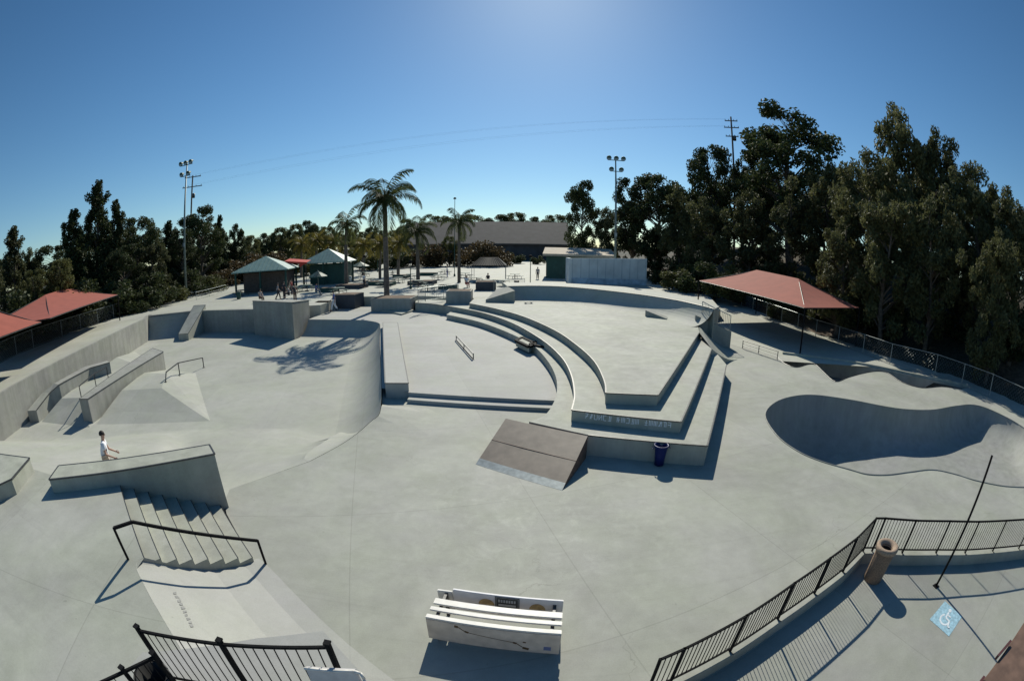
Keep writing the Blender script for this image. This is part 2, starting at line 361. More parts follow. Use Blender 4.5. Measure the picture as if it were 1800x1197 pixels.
def plaza_z(x, y):
    d, z = seg_near(x, y, [(p.x, p.y, p.z) for p in lip[:22]])
    return z*max(0, 1-d/2.0) if y < 17 and d < 2 else 0.0
o = sheet(plaza_outer, (RIM, TR), plaza_z, extra=[(x, y) for x in np.arange(-7, 1, .7) for y in np.arange(10, 18, .7) if inside((x, y), plaza_outer)]).build('plaza_pavement', M['plaza']); struct(o)
# pool: walls follow the rim, quarter circle down to a dished floor
DEPTH = 2.75; RP = 2.3
def rimdist(x, y): return seg_near(x, y, RIM+RIM[:1])[0]
def pool_z(x, y):
    d = rimdist(x, y)
    if d < .004: return 0.0
    D = float(np.interp(x, (9, 14, 16.5, 18, 23, 25.5, 27), (2.6, 2.5, 2.06, 1.7, 1.55, 1.5, .9))); Rl = min(RP, D-.12)
    if d < Rl: return -D + Rl*(1-math.sqrt(max(0, 1-((Rl-d)/Rl)**2)))
    return -D
prow = [RIM]
mb = MB(); base_pts = [(x, y) for x in np.arange(9.5, 28, .3) for y in np.arange(3.5, 19, .3) if inside((x, y), RIM) and rimdist(x, y) > .75]
rings = []
for q in (.035, .16, .38, .66):
    ring = []
    for i in range(len(RIM)):
        a = Vector(RIM[i-1]); b = Vector(RIM[(i+1) % len(RIM)]); t = (b-a).normalized(); n = Vector((-t.y, t.x)); p = Vector(RIM[i])+n*q
        if not inside(p, RIM): p = Vector(RIM[i])-n*q
        if inside(p, RIM) and rimdist(*p) > q*.85: ring.append(tuple(p))
    rings += ring
pool = thing('skate_pool', (sum(p[0] for p in RIM)/len(RIM), sum(p[1] for p in RIM)/len(RIM), 0), 'deep kidney shaped concrete skate pool sunk into the plaza on the right', 'skate pool')
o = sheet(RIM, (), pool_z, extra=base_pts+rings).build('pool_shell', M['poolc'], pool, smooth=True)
mb = MB(); rr = [Vector((p.x, p.y, .012)) for p in rim]; mb.path(rr+rr[:1], .024, 6); mb.build('coping', M['wall'], pool)
# trench behind the wavy lip
tr = thing('wavy_trench', at(1500, 665), 'shaded concrete trench with a wavy lip between the pool and the side path', 'skate trench')
mb = MB()
for a, b in zip(TR, TR[1:]+TR[:1]): mb.face([(*a, 0), (*b, 0), (*b, -1.15), (*a, -1.15)])
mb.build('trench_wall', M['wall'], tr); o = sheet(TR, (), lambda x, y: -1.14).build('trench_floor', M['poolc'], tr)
mb = MB(); mb.path([Vector((p.x, p.y, .01)) for p in tn], .03, 6); mb.build('coping', M['dsteel'], tr)
# path kerb beyond trench
mb = MB(); pts = [Vector((p.x+.25, p.y+.12, .07)) for p in tf]
for a, b in zip(pts, pts[1:]): mb.beam(a, b, .22, .16)
tag(mb.build('kerb', M['cast'], loc=pts[3]), 'low pale concrete kerb along the far side of the wavy trench', 'kerb')
# upper pavement, bank, stairs
N0 = Vector((-6.8, 4.43)); F0 = Vector((-9.9, 6.62)); N1 = Vector((-5.53, 6.52)); F1 = Vector((-7.55, 8.22))
up_outer = [(-12.0, 5.8), (-18, 5.0), (-23.9, 4.2), (-23.6, 3), (-23, -9), (14, -9), (5, -3.6), (0, -.3), (-2.5, 1.4), (-5.04, 3.04), (-6.72, 4.05), tuple(N0), tuple(F0), (-9.9, 7.3)]
o = sheet(up_outer, (), lambda x, y: 1.2).build('upper_pavement', M['plaza']); struct(o)
top = [tuple(N0), (-6.72, 4.05), (-5.04, 3.04), (-2.5, 1.4), (0, -.3), (5, -3.6), (14, -9)]; bot = [tuple(N1), (-5.25, 6.57), (-2.77, 4.82), (0, 2.9), (3, .8), (8, -3), (15, -9)]
mb = MB(); prof = [(0, 1.2), (.28, .72), (.58, .27), (.84, .05), (1, .0)]
tl = spline([Vector((*p, 0)) for p in top], 4); bl = spline([Vector((*p, 0)) for p in bot], 4)
for i in range(len(tl)-1):
    for (t0, z0), (t1, z1) in zip(prof, prof[1:]):
        q = [tl[i].lerp(bl[i], t0), tl[i].lerp(bl[i], t1), tl[i+1].lerp(bl[i+1], t1), tl[i+1].lerp(bl[i+1], t0)]
        mb.face([(q[0].x, q[0].y, z0+.003), (q[1].x, q[1].y, z1+.003), (q[2].x, q[2].y, z1+.003), (q[3].x, q[3].y, z0+.003)])
o = mb.build('bank_pavement', M['terrace'], smooth=True); struct(o); bank = o
st = thing('staircase', (*((N1+F1)/2), 0), 'eight step concrete staircase descending to the plaza beside the tall ledge', 'stairs')
mb = MB(); NS = 8
for i in range(NS-1):
    a, b = i/(NS-1), (i+1)/(NS-1); z = 1.2-.15*(i+1)
    q = [N0.lerp(N1, a), F0.lerp(F1, a), F0.lerp(F1, b), N0.lerp(N1, b)]
    mb.prism([(p.x, p.y) for p in q], -.3, z)
mb.build('steps', M['cast'], st)
mb = MB()
for i in range(NS):
    a = i/(NS-1); z = 1.2-.15*i; p, q = N0.lerp(N1, a), F0.lerp(F1, a); d = (q-p).normalized(); n = Vector((d.y, -d.x))*.018
    mb.beam((p.x-n.x*.3, p.y-n.y*.3, z-.007), (q.x-n.x*.3, q.y-n.y*.3, z-.007), .022, .02)
mb.build('nosing', M['dsteel'], st)
from mathutils.bvhtree import BVHTree
bvh = BVHTree.FromPolygons([v.co.copy() for v in bank.data.vertices], [tuple(p.vertices) for p in bank.data.polygons])
def on_bank(px, py): return bvh.ray_cast(CAM, ray(px, py))[0]
mk = MB(); rs = random.Random(9)
for k in range(10):
    c0 = (308+k*3.3, 1043+k*6.3)
    pts = [on_bank(c0[0]+dx*rs.uniform(.6, 1.3), c0[1]+dy*rs.uniform(.6, 1.3)) for dx, dy in ((-4, -2.2), (2.5, -2.6), (4.5, 1.8), (-2, 2.4))]
    if None not in pts: mk.face([p+Vector((0, 0, .006)) for p in pts])
if mk.f: tag(mk.build('stencil_mark', plain('faded dark stencil', (.25, .25, .24), .85, 0, .25, 14), loc=mk.v[0]), 'faded dark broken stencil mark running down the bank below the staircase', 'ground marking')
# landing that the near fence stands on
lnd = [at2(452, 1121, 1.26), at2(568, 1108, 1.26), at2(628, 1174, 1.26), (1.2, .2), (.2, -3), (-5.5, -1), (-5.2, 2.35)]
mb = MB(); mb.prism(lnd, -.05, 1.26); o = mb.build('landing_pavement', M['terrace'], bevel=0.0); struct(o)
# long hubba ledge beside the stairs
def ledge(name, quad, ztop, zbot, label, cat, mat='cast', edge=True, loc=None, group=None):
    """quad: near-left, near-right, far-right, far-left (x, y); ztop/zbot numbers or lists"""
    t = thing(name, loc or (sum(p[0] for p in quad)/4, sum(p[1] for p in quad)/4, min(zbot) if isinstance(zbot, list) else zbot), label, cat, group)
    mb = MB(); mb.prism(quad, zbot, ztop); mb.build('body', M[mat], t)
    if edge:
        zt = ztop if isinstance(ztop, list) else [ztop]*len(quad); e = MB()
        for k in range(len(quad)):
            a = (*quad[k], zt[k]-.012); b = (*quad[(k+1) % len(quad)], zt[(k+1) % len(quad)]-.012); e.beam(a, b, .05, .035)
        e.build('edge_angle', M['dsteel'], t)
    return t
L0 = Vector(at2(86, 842, 1.6)); L1 = Vector(at2(377, 797, 1.6)); L2 = Vector(at2(368, 781, 1.6)); L3 = Vector(at2(103, 818, 1.6))
cv = spline([Vector((*L0, 0)), Vector((*L0.lerp(L1, .45), 0))+Vector((.05, -.05, 0)), Vector((*L1, 0))], 4); cv2 = spline([Vector((*L3, 0)), Vector((*L3.lerp(L2, .45), 0))+Vector((.05, -.05, 0)), Vector((*L2, 0))], 4)
quad = [(p.x, p.y) for p in cv]+[(p.x, p.y) for p in reversed(cv2)]
ledge('skate_ledge', quad, 1.6, -1.1, 'long tall concrete ledge running level beside the staircase with a shaded near side', 'skate ledge')
bx = [at2(-60, 880, 1.65), at2(20, 842, 1.65), at2(52, 805, 1.65), at2(-40, 792, 1.65)]
ledge('skate_box', bx, 1.66, 1.15, 'low concrete grind box cut off by the left edge of the photo', 'grind box')
# left retaining wall + corner quarter pipe + back wall
wl = thing('retaining_wall', (-29, 16, ZB), 'long grey concrete retaining wall with streaks along the left side of the bowl', 'wall')
mb = MB(); wi = [Vector(p) for p in WALL]; wo = []
for i, p in enumerate(wi):
    d = (wi[min(i+1, len(wi)-1)]-wi[max(i-1, 0)]).normalized(); wo.append(p+Vector((-d.y, d.x))*.3)
for i in range(len(wi)-1): mb.prism([tuple(wi[i]), tuple(wi[i+1]), tuple(wo[i+1]), tuple(wo[i])], -1.4, 1.33)
mb.build('wall_face', M['wall'], wl)
bw = thing('back_wall', (-30, 37.9, ZB), 'shaded vertical concrete wall closing the back of the bowl', 'wall')
mb = MB(); mb.prism([(-38.3, 35.3), (-33.2, 37.85), (-24.0, 37.7), (-24.0, 38.6), (-33.4, 38.6), (-38.8, 36)], -1.3, 1.27); mb.build('wall_face', M['wall'], bw)
cq = thing('corner_quarter_pipe', (-35.5, 35.5, ZB), 'small grey concrete quarter pipe in the far left corner of the bowl', 'quarter pipe')
mb = MB(); a0, a1 = Vector((-38.0, 35.1, 0)), Vector((-33.8, 37.6, 0)); d = (a1-a0).normalized(); n = Vector((d.y, -d.x, 0)); pr = []
for k in range(9):
    q = R(78)*k/8; pr.append((2.2*math.sin(R(78))-2.2*math.sin(q), -1+2.2*(1-math.cos(q))*1.2))
for (u0, z0), (u1, z1) in zip(pr, pr[1:]): mb.face([a0+n*u0+Vector((0, 0, z0)), a1+n*u0+Vector((0, 0, z0)), a1+n*u1+Vector((0, 0, z1)), a0+n*u1+Vector((0, 0, z1))])
mb.build('transition', M['bowl'], cq, smooth=True)
# slanted ledge coming down from the back deck
hq = [Vector((-33.6, 38.6)), Vector((-31.9, 33.6)), Vector((-30.7, 33.9)), Vector((-31.9, 38.7))]
t = ledge('slanted_ledge', [tuple(p) for p in (hq[1], hq[2], hq[3], hq[0])], [-.35, -.35, 1.75, 1.75], -1.2, 'pale slanted concrete ledge sloping down from the back deck into the bowl', 'skate ledge')
# tall block with upright wall
ledge('vert_block', [(-24.1, 36.75), (-18.5, 34.65), (-18.75, 38.6), (-23.6, 39.6)], [2.2, 2.2, 1.9, 1.9], -1.1, 'tall dark upright concrete block standing at the back of the bowl', 'wall block', mat='wall')
# pyramid, hubba and curved ledge on the left of the bowl
pf = [at(168, 747, ZB), at(372, 741, ZB), at(345, 655, ZB), at(287, 649, ZB)]
pt = [at(214, 686, -.28), at(284, 682, -.28), at(292, 657, -.28), at(252, 655, -.28)]
def frustum(name, b, t, label, cat, mat):
    th = thing(name, sum(b, Vector())/4, label, cat); mb = MB()
    for k in range(4): mb.face([b[k]-Vector((0, 0, .02)), b[(k+1) % 4]-Vector((0, 0, .02)), t[(k+1) % 4], t[k]])
    mb.face(t); mb.build('sloping_faces', M[mat], th); return th
frustum('pyramid_bank', pf, pt, 'low concrete pyramid bank with a flat top next to the tall hubba in the bowl', 'skate bank', 'bowl')
bf = [at(72, 742, ZB), at(158, 752, ZB), at(285, 648, ZB), at(238, 618, ZB)]; bt = [at(108, 700, -.25), at(142, 699, -.25), at(240, 640, -.25), at(205, 628, -.25)]
frustum('side_bank', bf, bt, 'flat topped concrete bank between the two ledges near the left wall', 'skate bank', 'bowl')
hb = [at2(139, 701, .33), at2(154, 701, .33), at2(287, 618, .33), at2(268, 612, .33)]
ledge('hubba_ledge', hb, .33, -1.05, 'tall straight concrete hubba ledge beside the pyramid in the bowl', 'skate ledge', mat='wall')
ca = [(48, 722, -.3), (75, 690, .15), (95, 674, .45), (150, 644, .5), (188, 634, .5)]; cb = [(64, 721, -.3), (88, 690, .15), (104, 676, .45), (158, 647, .5), (193, 637, .5)]
cl = thing('kinked_ledge', (*at2(56, 742, ZB), ZB), 'kinked concrete ledge rising over the bank along the left wall', 'skate ledge'); mb = MB(); e = MB()
for i in range(4):
    q = [at(*ca[i]), at(*cb[i]), at(*cb[i+1]), at(*ca[i+1])]; mb.prism([(p.x, p.y) for p in q], -1.1, [p.z for p in q]); e.beam(q[1], q[2], .05, .04)
mb.build('body', M['wall'], cl); e.build('edge_angle', M['dsteel'], cl)
def rail(name, pts, legs, r, mat, label, cat='grind rail', sq=True):
    t = thing(name, legs[0][1], label, cat); mb = MB()
    for a, b in zip(pts, pts[1:]): (mb.beam(a, b, r*2, r*2) if sq else mb.tube(a, b, r, 8))
    mb.build('bar', M[mat], t)
    for a, b in legs:
        m = MB(); (m.beam(a, b, r*1.8, r*1.8) if sq else m.tube(a, b, r*.9, 8)); m.box((b[0], b[1], b[2]+.01), (.16, .16, .02)); m.build('leg', M[mat], t)
    return t
def leg(px, py, z, zb): p = at(px, py, z); return (p, Vector((p.x, p.y, zb)))
P = [at(292, 655, .25), at(310, 638, .25), at(357, 628, -.2+.0)]
P = [at(283, 683, -.28), at(292, 654, .22), at(313, 638, .22), at(356, 629, -.3)]
rail('kinked_rail', [P[1], P[2], P[3]], [(P[1], Vector((P[1].x+.05, P[1].y-.25, -.3))), leg(313, 638, .22, -.55), (P[3], Vector((P[3].x, P[3].y, -1)))], .03, 'dsteel', 'kinked steel grind rail standing on the pyramid')
A = at(140, 682, .33); P = [at(139, 679, .75), at(165, 657, .75), at(187, 645, .75)]
rail('short_flat_rail', P, [(P[0], Vector((P[0].x, P[0].y, -.25))), (P[1], Vector((P[1].x, P[1].y, -.25))), (P[2], Vector((P[2].x, P[2].y, -.25)))], .025, 'dsteel', 'thin low steel rail between the kinked ledge and the hubba')
# ---------------------------------------------------------------- terrace with two steps
terr = [at2(718, 704, .3), (1.3, 17.35), (3, 18), (3, 26), (1, 36), (-4, 44), (-9, 47), (-18.6, 47), (-18.3, 37.35)] + [(p.x+.02, p.y+.02) for p in reversed(lip[20:-1])]
i0 = [k for k, p in enumerate(lip) if p.y > 17.3][0]
terr = [(-4.3, 17.9), (1.3, 17.2), (3, 18), (3, 26), (1, 36), (-4, 44), (-9, 47), (-18.6, 47)] + [(p.x+.015, p.y+.015) for p in reversed(lip[i0:])]
o = sheet(terr, (), lambda x, y: .3).build('terrace_pavement', M['terrace']); struct(o)
s2 = thing('terrace_steps', (-1.6, 17.2, 0), 'two long low concrete steps up to the terrace', 'steps'); mb = MB()
mb.prism([(-4.35, 17.9), (2.0, 17.12), (2.0, 17.6), (-4.35, 18.4)], -.05, .297); mb.prism([(-4.3, 17.42), (2.0, 16.61), (2.0, 17.14), (-4.3, 17.92)], -.06, .15); mb.build('steps', M['terrace'], s2)
q = [at2(677, 673, .68), at2(718, 673, .68), at2(699, 567, .68), at2(673, 567, .68)]
ledge('long_ledge', [q[0], q[1], q[2], q[3]], .68, -.1, 'long narrow concrete ledge along the lip between bowl and terrace', 'skate ledge', mat='terrace')
P = [at(800, 588, .62), at(832, 625, .62)]; P[0] = at(802, 590, .6); P[1] = at(832, 622, .6)
fr = rail('flat_bar', [P[0], P[1]], [(P[0], Vector((P[0].x, P[0].y, .3))), ((P[0]+P[1])/2, Vector((*((P[0]+P[1])/2).xy, .3))), (P[1], Vector((P[1].x, P[1].y, .3)))], .03, 'dsteel', 'low steel flat bar standing in the middle of the terrace')
mb = MB(); mb.beam((*P[0].xy, .345), (*P[1].xy, .345), .05, .05); mb.build('bottom_bar', M['dsteel'], fr)
# ---------------------------------------------------------------- stepped platform
pl = thing('stepped_platform', (*at2(1100, 790, 0), 0), 'large three tier concrete platform with curved left side in the middle of the park', 'skate platform')
c1 = [at(*p, .7) for p in ((930, 741), (957, 730), (972, 710), (979, 688), (977, 662), (964, 636), (943, 612), (920, 597), (880, 579), (840, 565), (800, 556), (785, 553))]
c1 = spline(c1, 4)
t1 = [(p.x, p.y) for p in c1] + [at2(797, 545, .7), (3, 34), (12.0, 24.2), at2(1277, 641, .7), at2(1243, 783, .7), at2(1034, 764, .7)]
mb = MB(); mb.prism(t1, -.05, .7); mb.build('lower_tier', M['cast'], pl)
c2 = spline([at(*p, 1.1) for p in ((1005, 720), (1010, 692), (1003, 655), (985, 625), (950, 595), (900, 567), (850, 550), (800, 540), (760, 534), (730, 532))], 4)
t2 = [(p.x, p.y) for p in c2] + [(-9.6, 44.5), (4, 42.5), (12.2, 26.0), at2(1251, 613, 1.1), at2(1197, 741, 1.1)]
mb = MB(); mb.prism(t2, -.06, 1.1); mb.build('middle_tier', M['cast'], pl)
c3 = spline([at(*p, 1.5) for p in ((1065, 690), (1062, 668), (1045, 635), (1015, 607), (975, 580), (920, 556), (870, 542), (825, 533))], 4)
t3 = [(p.x, p.y) for p in c3] + [(-3.5, 43.5), (5, 44.5), (12, 37), (12.4, 28), at2(1229, 584, 1.5), at2(1156, 694, 1.5)]
mb = MB(); mb.prism(t3, -.07, 1.5); mb.build('top_tier', M['cast'], pl)
e = MB()
for c, z in ((c2, 1.1), (c3, 1.5)):
    for a, b in zip(c, c[1:]): e.beam((a.x, a.y, z-.014), (b.x, b.y, z-.014), .05, .036)
for a, b, z in ((t1[-1], t1[-2], .7), (t2[-1], (c2[0].x, c2[0].y), 1.1), (t3[-1], (c3[0].x, c3[0].y), 1.5), (t1[-2], t1[-3], .7), (t2[-1], t2[-2], 1.1), (t3[-1], t3[-2], 1.5)):
    e.beam((*a, z-.014), (*b, z-.014), .05, .036)
e.build('edge_angle', M['dsteel'], pl)
# faded stencilled row on the middle tier (illegible marks in the photo)
a = at(1030, 727.5, .97); b = at(1188, 745, .97); fa = Vector((c2[0].x, c2[0].y, 0)); fb = Vector((*t2[-1], 0)); d = (fb-fa).normalized(); nrm = Vector((d.y, -d.x, 0))
mb = MB(); Ln = (fb-fa).length; rs = random.Random(5); zl = [0]
for k in range(19):
    u = Ln*(.13+.042*k); w = .095; hgt = .17; o0 = fa + d*u + nrm*.004 + Vector((0, 0, .86))
    def stroke(x0, z0, x1, z1, th=.026):
        zl[0] = (zl[0]+1) % 3; oo = o0+nrm*.0015*zl[0]; p0 = oo+d*x0+Vector((0, 0, z0)); p1 = oo+d*x1+Vector((0, 0, z1)); v = (p1-p0).normalized(); s = v.cross(nrm)*th/2
        mb.face([p0-s, p1-s, p1+s, p0+s])
    S = [(0, 0, 0, hgt), (w, 0, w, hgt), (0, hgt, w, hgt), (0, 0, w, 0), (0, hgt/2, w, hgt/2), (0, 0, w, hgt), (w/2, 0, w/2, hgt)]
    if k in (6, 12): continue
    for q in rs.sample(S, 3): stroke(*q)
mb.build('stencilled_lettering', plain('faded white stencil', (.80, .84, .86), .8, 0, .25, 20), pl)
# back quarter pipe and deck of the platform
fp = spline([at(*p, 1.5) for p in ((905, 531), (950, 530), (1000, 533), (1090, 545), (1150, 556), (1190, 567), (1214, 575))], 4)
bq = thing('back_quarter_pipe', (6, 38, 1.5), 'curved quarter pipe with a raised deck behind the top tier of the platform', 'quarter pipe'); mb = MB(); lipq = []; rows = []
for i, p in enumerate(fp):
    a = fp[max(i-1, 0)]; b = fp[min(i+1, len(fp)-1)]; t = (b-a).normalized(); n = Vector((-t.y, t.x, 0)); hh = 1.2; RR = 2.0; am = math.acos(1-hh/RR)
    rows.append([p+n*RR*math.sin(am*k/8)+Vector((0, 0, RR*(1-math.cos(am*k/8))+.004)) for k in range(9)])
for r0, r1 in zip(rows, rows[1:]):
    for k in range(8): mb.face([r0[k], r1[k], r1[k+1], r0[k+1]])
mb.build('transition', M['bowl'], bq, smooth=True); lipq = [r[-1] for r in rows]
dk = [(p.x, p.y) for p in lipq] + [(14.9, 30), (14.8, 36), (11, 43.5), (5, 46.5), (-1, 46)]
mb = MB(); mb.prism(dk, 0, 2.69); mb.build('deck', M['path'], bq)
mb = MB(); mb.path([p+Vector((0, 0, .02)) for p in lipq], .03, 6); mb.build('coping', M['dsteel'], bq)
mb = MB(); sidew = rows[0]; mb.face([sidew[0]] + [sidew[8]] + [Vector((sidew[8].x-.3, sidew[8].y+.1, 1.4))]); 
qs = [at2(860, 545, 1.55), at2(905, 531, 1.55), (rows[0][8].x, rows[0][8].y), at2(858, 536, 1.55)]
mb.prism([(-2.3, 39.0), (rows[0][0].x, rows[0][0].y), (rows[0][8].x, rows[0][8].y), (-1.5, 44)], 1.2, [1.75, 2.5, 2.69, 2.2]); mb.build('side_wall', M['wall'], bq)
# end ramp on the right: shaded end face + curved lead-in
er = thing('end_ramp', (13, 27, 0), 'concrete end ramp with a dark shaded side under the railing on the platform right', 'skate ramp')
mb = MB(); W0, W1 = Vector((*at2(1229, 571, 1.5), 0)), at(1283, 612, 0); wd = (W1-W0).normalized(); wn = Vector((-wd.y, wd.x, 0)); ht = far(1283, 583, math.hypot(W1.x, W1.y)).z
mb = MB(); mb.prism([tuple((W0-wd*.3).xy), tuple(W1.xy), tuple((W1+wn*.35).xy), tuple((W0-wd*.3+wn*.35).xy)], -.05, [2.15, ht, ht, 2.15]); mb.build('body', M['wall'], er)
mb = MB(); Fa, Fb = Vector((*at2(1251, 613, 1.1), 1.1)), Vector((*at2(1296, 632, 0), .0)); rowc = []; rowf = []
for k in range(9):
    u = k/8; z = 1.5*(1-math.sin(u*math.pi/2)); c_ = W0.lerp(W1, u)-wn*.01; rowc.append(Vector((c_.x, c_.y, z+.012))); f_ = Fa.lerp(Fb, u); rowf.append(Vector((f_.x, f_.y, 1.09*(1-math.sin(u*math.pi/2))+.012)))
for k in range(8): mb.face([rowf[k], rowf[k+1], rowc[k+1], rowc[k]])
mb.face([Vector((*at2(1229, 584, 1.5), 1.49)), rowf[0], rowc[0]])
for k in range(8): mb.face([rowf[k+1], rowf[k], Vector((rowf[k].x, rowf[k].y, -.02)), Vector((rowf[k+1].x, rowf[k+1].y, -.02))])
mb.build('lead_in', M['cast'], er)
# framed black blocks on the curved ledge
for k, (ps, lab) in enumerate(((((918, 593), (941, 604), (930, 609), (907, 598)), 'smaller square concrete block with a black steel frame on the curved ledge'), (((944, 600), (974, 607), (958, 610), (932, 605)), 'longer concrete block with a black steel frame on the curved ledge'))):
    q = [at2(*p, .76) for p in ps]
    t = thing('framed_block', (*q[0], .7), lab, 'ledge block', 'steel framed ledge blocks'); mb = MB(); mb.prism(q, .4, .745); mb.build('body', M['cast'], t); e = MB()
    for i in range(4): e.beam((*q[i], .735), (*q[(i+1) % 4], .735), .2, .13)
    e.build('steel_frame', M['black'], t)
# kicker ramp
kr = thing('kicker_ramp', (*at2(915, 800, 0), 0), 'brown board kicker ramp leaning up to the front corner of the platform', 'kicker ramp')
k0, k1 = at(836, 816), at(988, 862); k2, k3 = at(1033, 767, .74), at(889, 736, .74)
ka = k0.lerp(k3, .12); kb = k1.lerp(k2, .12)
mb = MB(); up = Vector((0, 0, .012)); mb.face([ka+up, kb+up, k2+up, k3+up]); mb.face([k3+up, k2+up, k2-Vector((0, 0, .03)), k3-Vector((0, 0, .03))]); mb.build('riding_surface', M['ply'], kr)
mb = MB(); mb.face([k0+Vector((0, 0, .004)), k1+Vector((0, 0, .004)), kb+up*1.1, ka+up*1.1]); mb.build('entry_plate', M['steel'], kr)
for a, b in ((k1, k2), (k0, k3)):
    mb = MB(); mb.face([a, b, Vector((b.x, b.y, 0))]); mb.build('side_panel', M['brown'], kr)
mb = MB(); mb.face([k3, k2, Vector((k2.x, k2.y, 0)), Vector((k3.x, k3.y, 0))]); mb.build('back_panel', M['brown'], kr)
mb = MB(); sm = kb.lerp(k2, .45); sn = ka.lerp(k3, .45); mb.beam(sn+Vector((0, 0, .013)), sm+Vector((0, 0, .013)), .02, .006); mb.build('board_seam', M['brown'], kr)
# blue barrel
bb = thing('blue_bin', (*at2(1158, 817, 0), 0), 'open blue plastic bin in the shade in front of the platform', 'bin')
c = Vector(bb['_loc']); mb = MB(); mb.lathe([(.02, .02), (.15, .02), (.17, .35), (.21, .62), (.235, .66), (.235, .69), (.2, .69), (.18, .62), (.14, .12), (.02, .1)], c, 22); mb.build('tub', M['blue'], bb, smooth=True)
for s in (-1, 1):
    mb = MB(); mb.path([c+Vector((s*.22, -.05, .66)), c+Vector((s*.28, -.05, .58)), c+Vector((s*.28, .05, .58)), c+Vector((s*.22, .05, .66))], .012, 6); mb.build('handle', M['blue'], bb)
# ================================================================ FOREGROUND
# stair handrail: square black loop
b0 = at(225, 982, 1.2); b1 = at(467, 990, 0); K = at(233, 917, 2.12); A = at(200, 928, 2.12); E1 = at(453, 950, .72)
hr = thing('stair_handrail', b0, 'black square steel handrail loop running down the near side of the staircase', 'handrail')
mb = MB(); mb.beam(A, K, .055, .055); mb.beam(K, E1, .055, .055); mb.build('top_bar', M['black'], hr)
for a, b in ((A, b0), (E1, b1)):
    mb = MB(); mb.beam(a, b-Vector((0, 0, .03)), .055, .055); mb.build('post', M['black'], hr)
# white advertising bench
fl = at(755, 1123, 0); frr = at(982, 1152, 0); ux = (frr-fl); BL = ux.length; ux.normalize(); uy = Vector((-ux.y, ux.x, 0)); mid = (fl+frr)/2
bn = thing('park_bench', mid, 'scuffed white slatted park bench with a small dark sign standing alone on the plaza', 'bench')
brz = math.atan2(ux.y, ux.x)
def bp(u, v, z): return mid+ux*u+uy*v+Vector((0, 0, z))
SH = .62
mb = MB(); mb.box(bp(0, 0, .33), (BL, .035, .54), brz); mb.build('front_board', plain('scuffed white board', (.66, .58, .50), .6, 0, .16, 5), bn, bevel=.008)
mb = MB()
for k, (v, w) in enumerate(((.0, .10), (.2, .10), (.39, .15))): mb.box(bp(.004*k, v+.03, SH+.004*k), (BL*(1-.01*k), w, .04), brz)
mb.build('seat', M['white'], bn, bevel=.008)
mb = MB(); mb.box(bp(.13, .74, .44), (BL-.3, .05, .52), brz); mb.build('backrest', plain('shaded white board', (.74, .72, .72), .55, 0, .08, 5), bn, bevel=.008)
mb = MB(); mb.box(bp(-BL/2+.14, .735, .40), (.27, .05, .46), brz, tilt=('Y', R(-3))); mb.build('broken_end_board', M['white'], bn, bevel=.008)
fy = .74-.027
def fp_(u, z): return bp(u, fy-.012, z+.09)
mb = MB(); mb.box(bp(.13, fy-.002, .53), (.42, .012, .30), brz); mb.build('sign_plate', plain('dark grey sign', (.045, .05, .05), .5), bn)
mb = MB()
def sgq(u, w, z, h):
    a = fp_(.13+u, z); mb.face([a, a+ux*w, a+ux*w+Vector((0, 0, h)), a+Vector((0, 0, h))])
for k in range(7): sgq(-.155+k*.045, .03, .46, .07)
sgq(-.15, .3, .37, .05)
for u_, w_, z_, h_ in ((-.195, .39, .575, .008), (-.195, .39, .30, .008), (-.195, .008, .30, .28), (.187, .008, .30, .28)): sgq(u_, w_, z_, h_)
mb.build('sign_lettering', plain('pale grey sign print', (.42, .44, .44), .6), bn)
for u in (-.28, .60):
    mb = MB(); a = bp(u+.05, fy-.004, .44); mb.face([a+ux*.14*math.cos(math.pi*k/12)+Vector((0, 0, .15*math.sin(math.pi*k/12))) for k in range(13)]); mb.build('worn_patch', plain('worn tan patch', (.42, .30, .14), .8, 0, .3, 12), bn)
for u in (-BL/2+.16, BL/2-.16):
    for v in (.04, .68):
        mb = MB(); mb.box(bp(u, v+.02, .3), (.06, .05, .6), brz); mb.build('leg', M['dsteel'], bn)
    mb = MB(); mb.box(bp(u, .36, .57), (.05, .7, .05), brz); mb.build('cross_brace', M['dsteel'], bn)
mb = MB()   # scratches cut by boards sliding along the front board
def scr(u0, z0, u1, z1, th=.02):
    a = bp(u0, -.0195, z0); b = bp(u1, -.0195, z1); v = (b-a).normalized(); s = v.cross(uy)*th/2; mb.face([a-s, b-s, b+s, a+s])
for q in ((-.62, .53, -.56, .52, .06), (-.56, .52, -.45, .43, .02), (-.45, .43, -.39, .41, .045), (-.40, .41, .34, .30, .012), (.34, .30, .40, .28, .045), (.40, .28, .5, .19, .02), (.5, .18, .6, .15, .06), (.50, .34, .55, .33, .035)): scr(*q)
mb.build('scratch', plain('grind mark', (.12, .07, .03), .8), bn)
mb = MB(); a = bp(BL/2-.26, -.0205, .16); mb.face([a, a+ux*.12, a+ux*.12+Vector((0, 0, .1)), a+Vector((0, 0, .1))]); mb.build('sticker', plain('faded blue sticker', (.16, .2, .38), .7), bn)
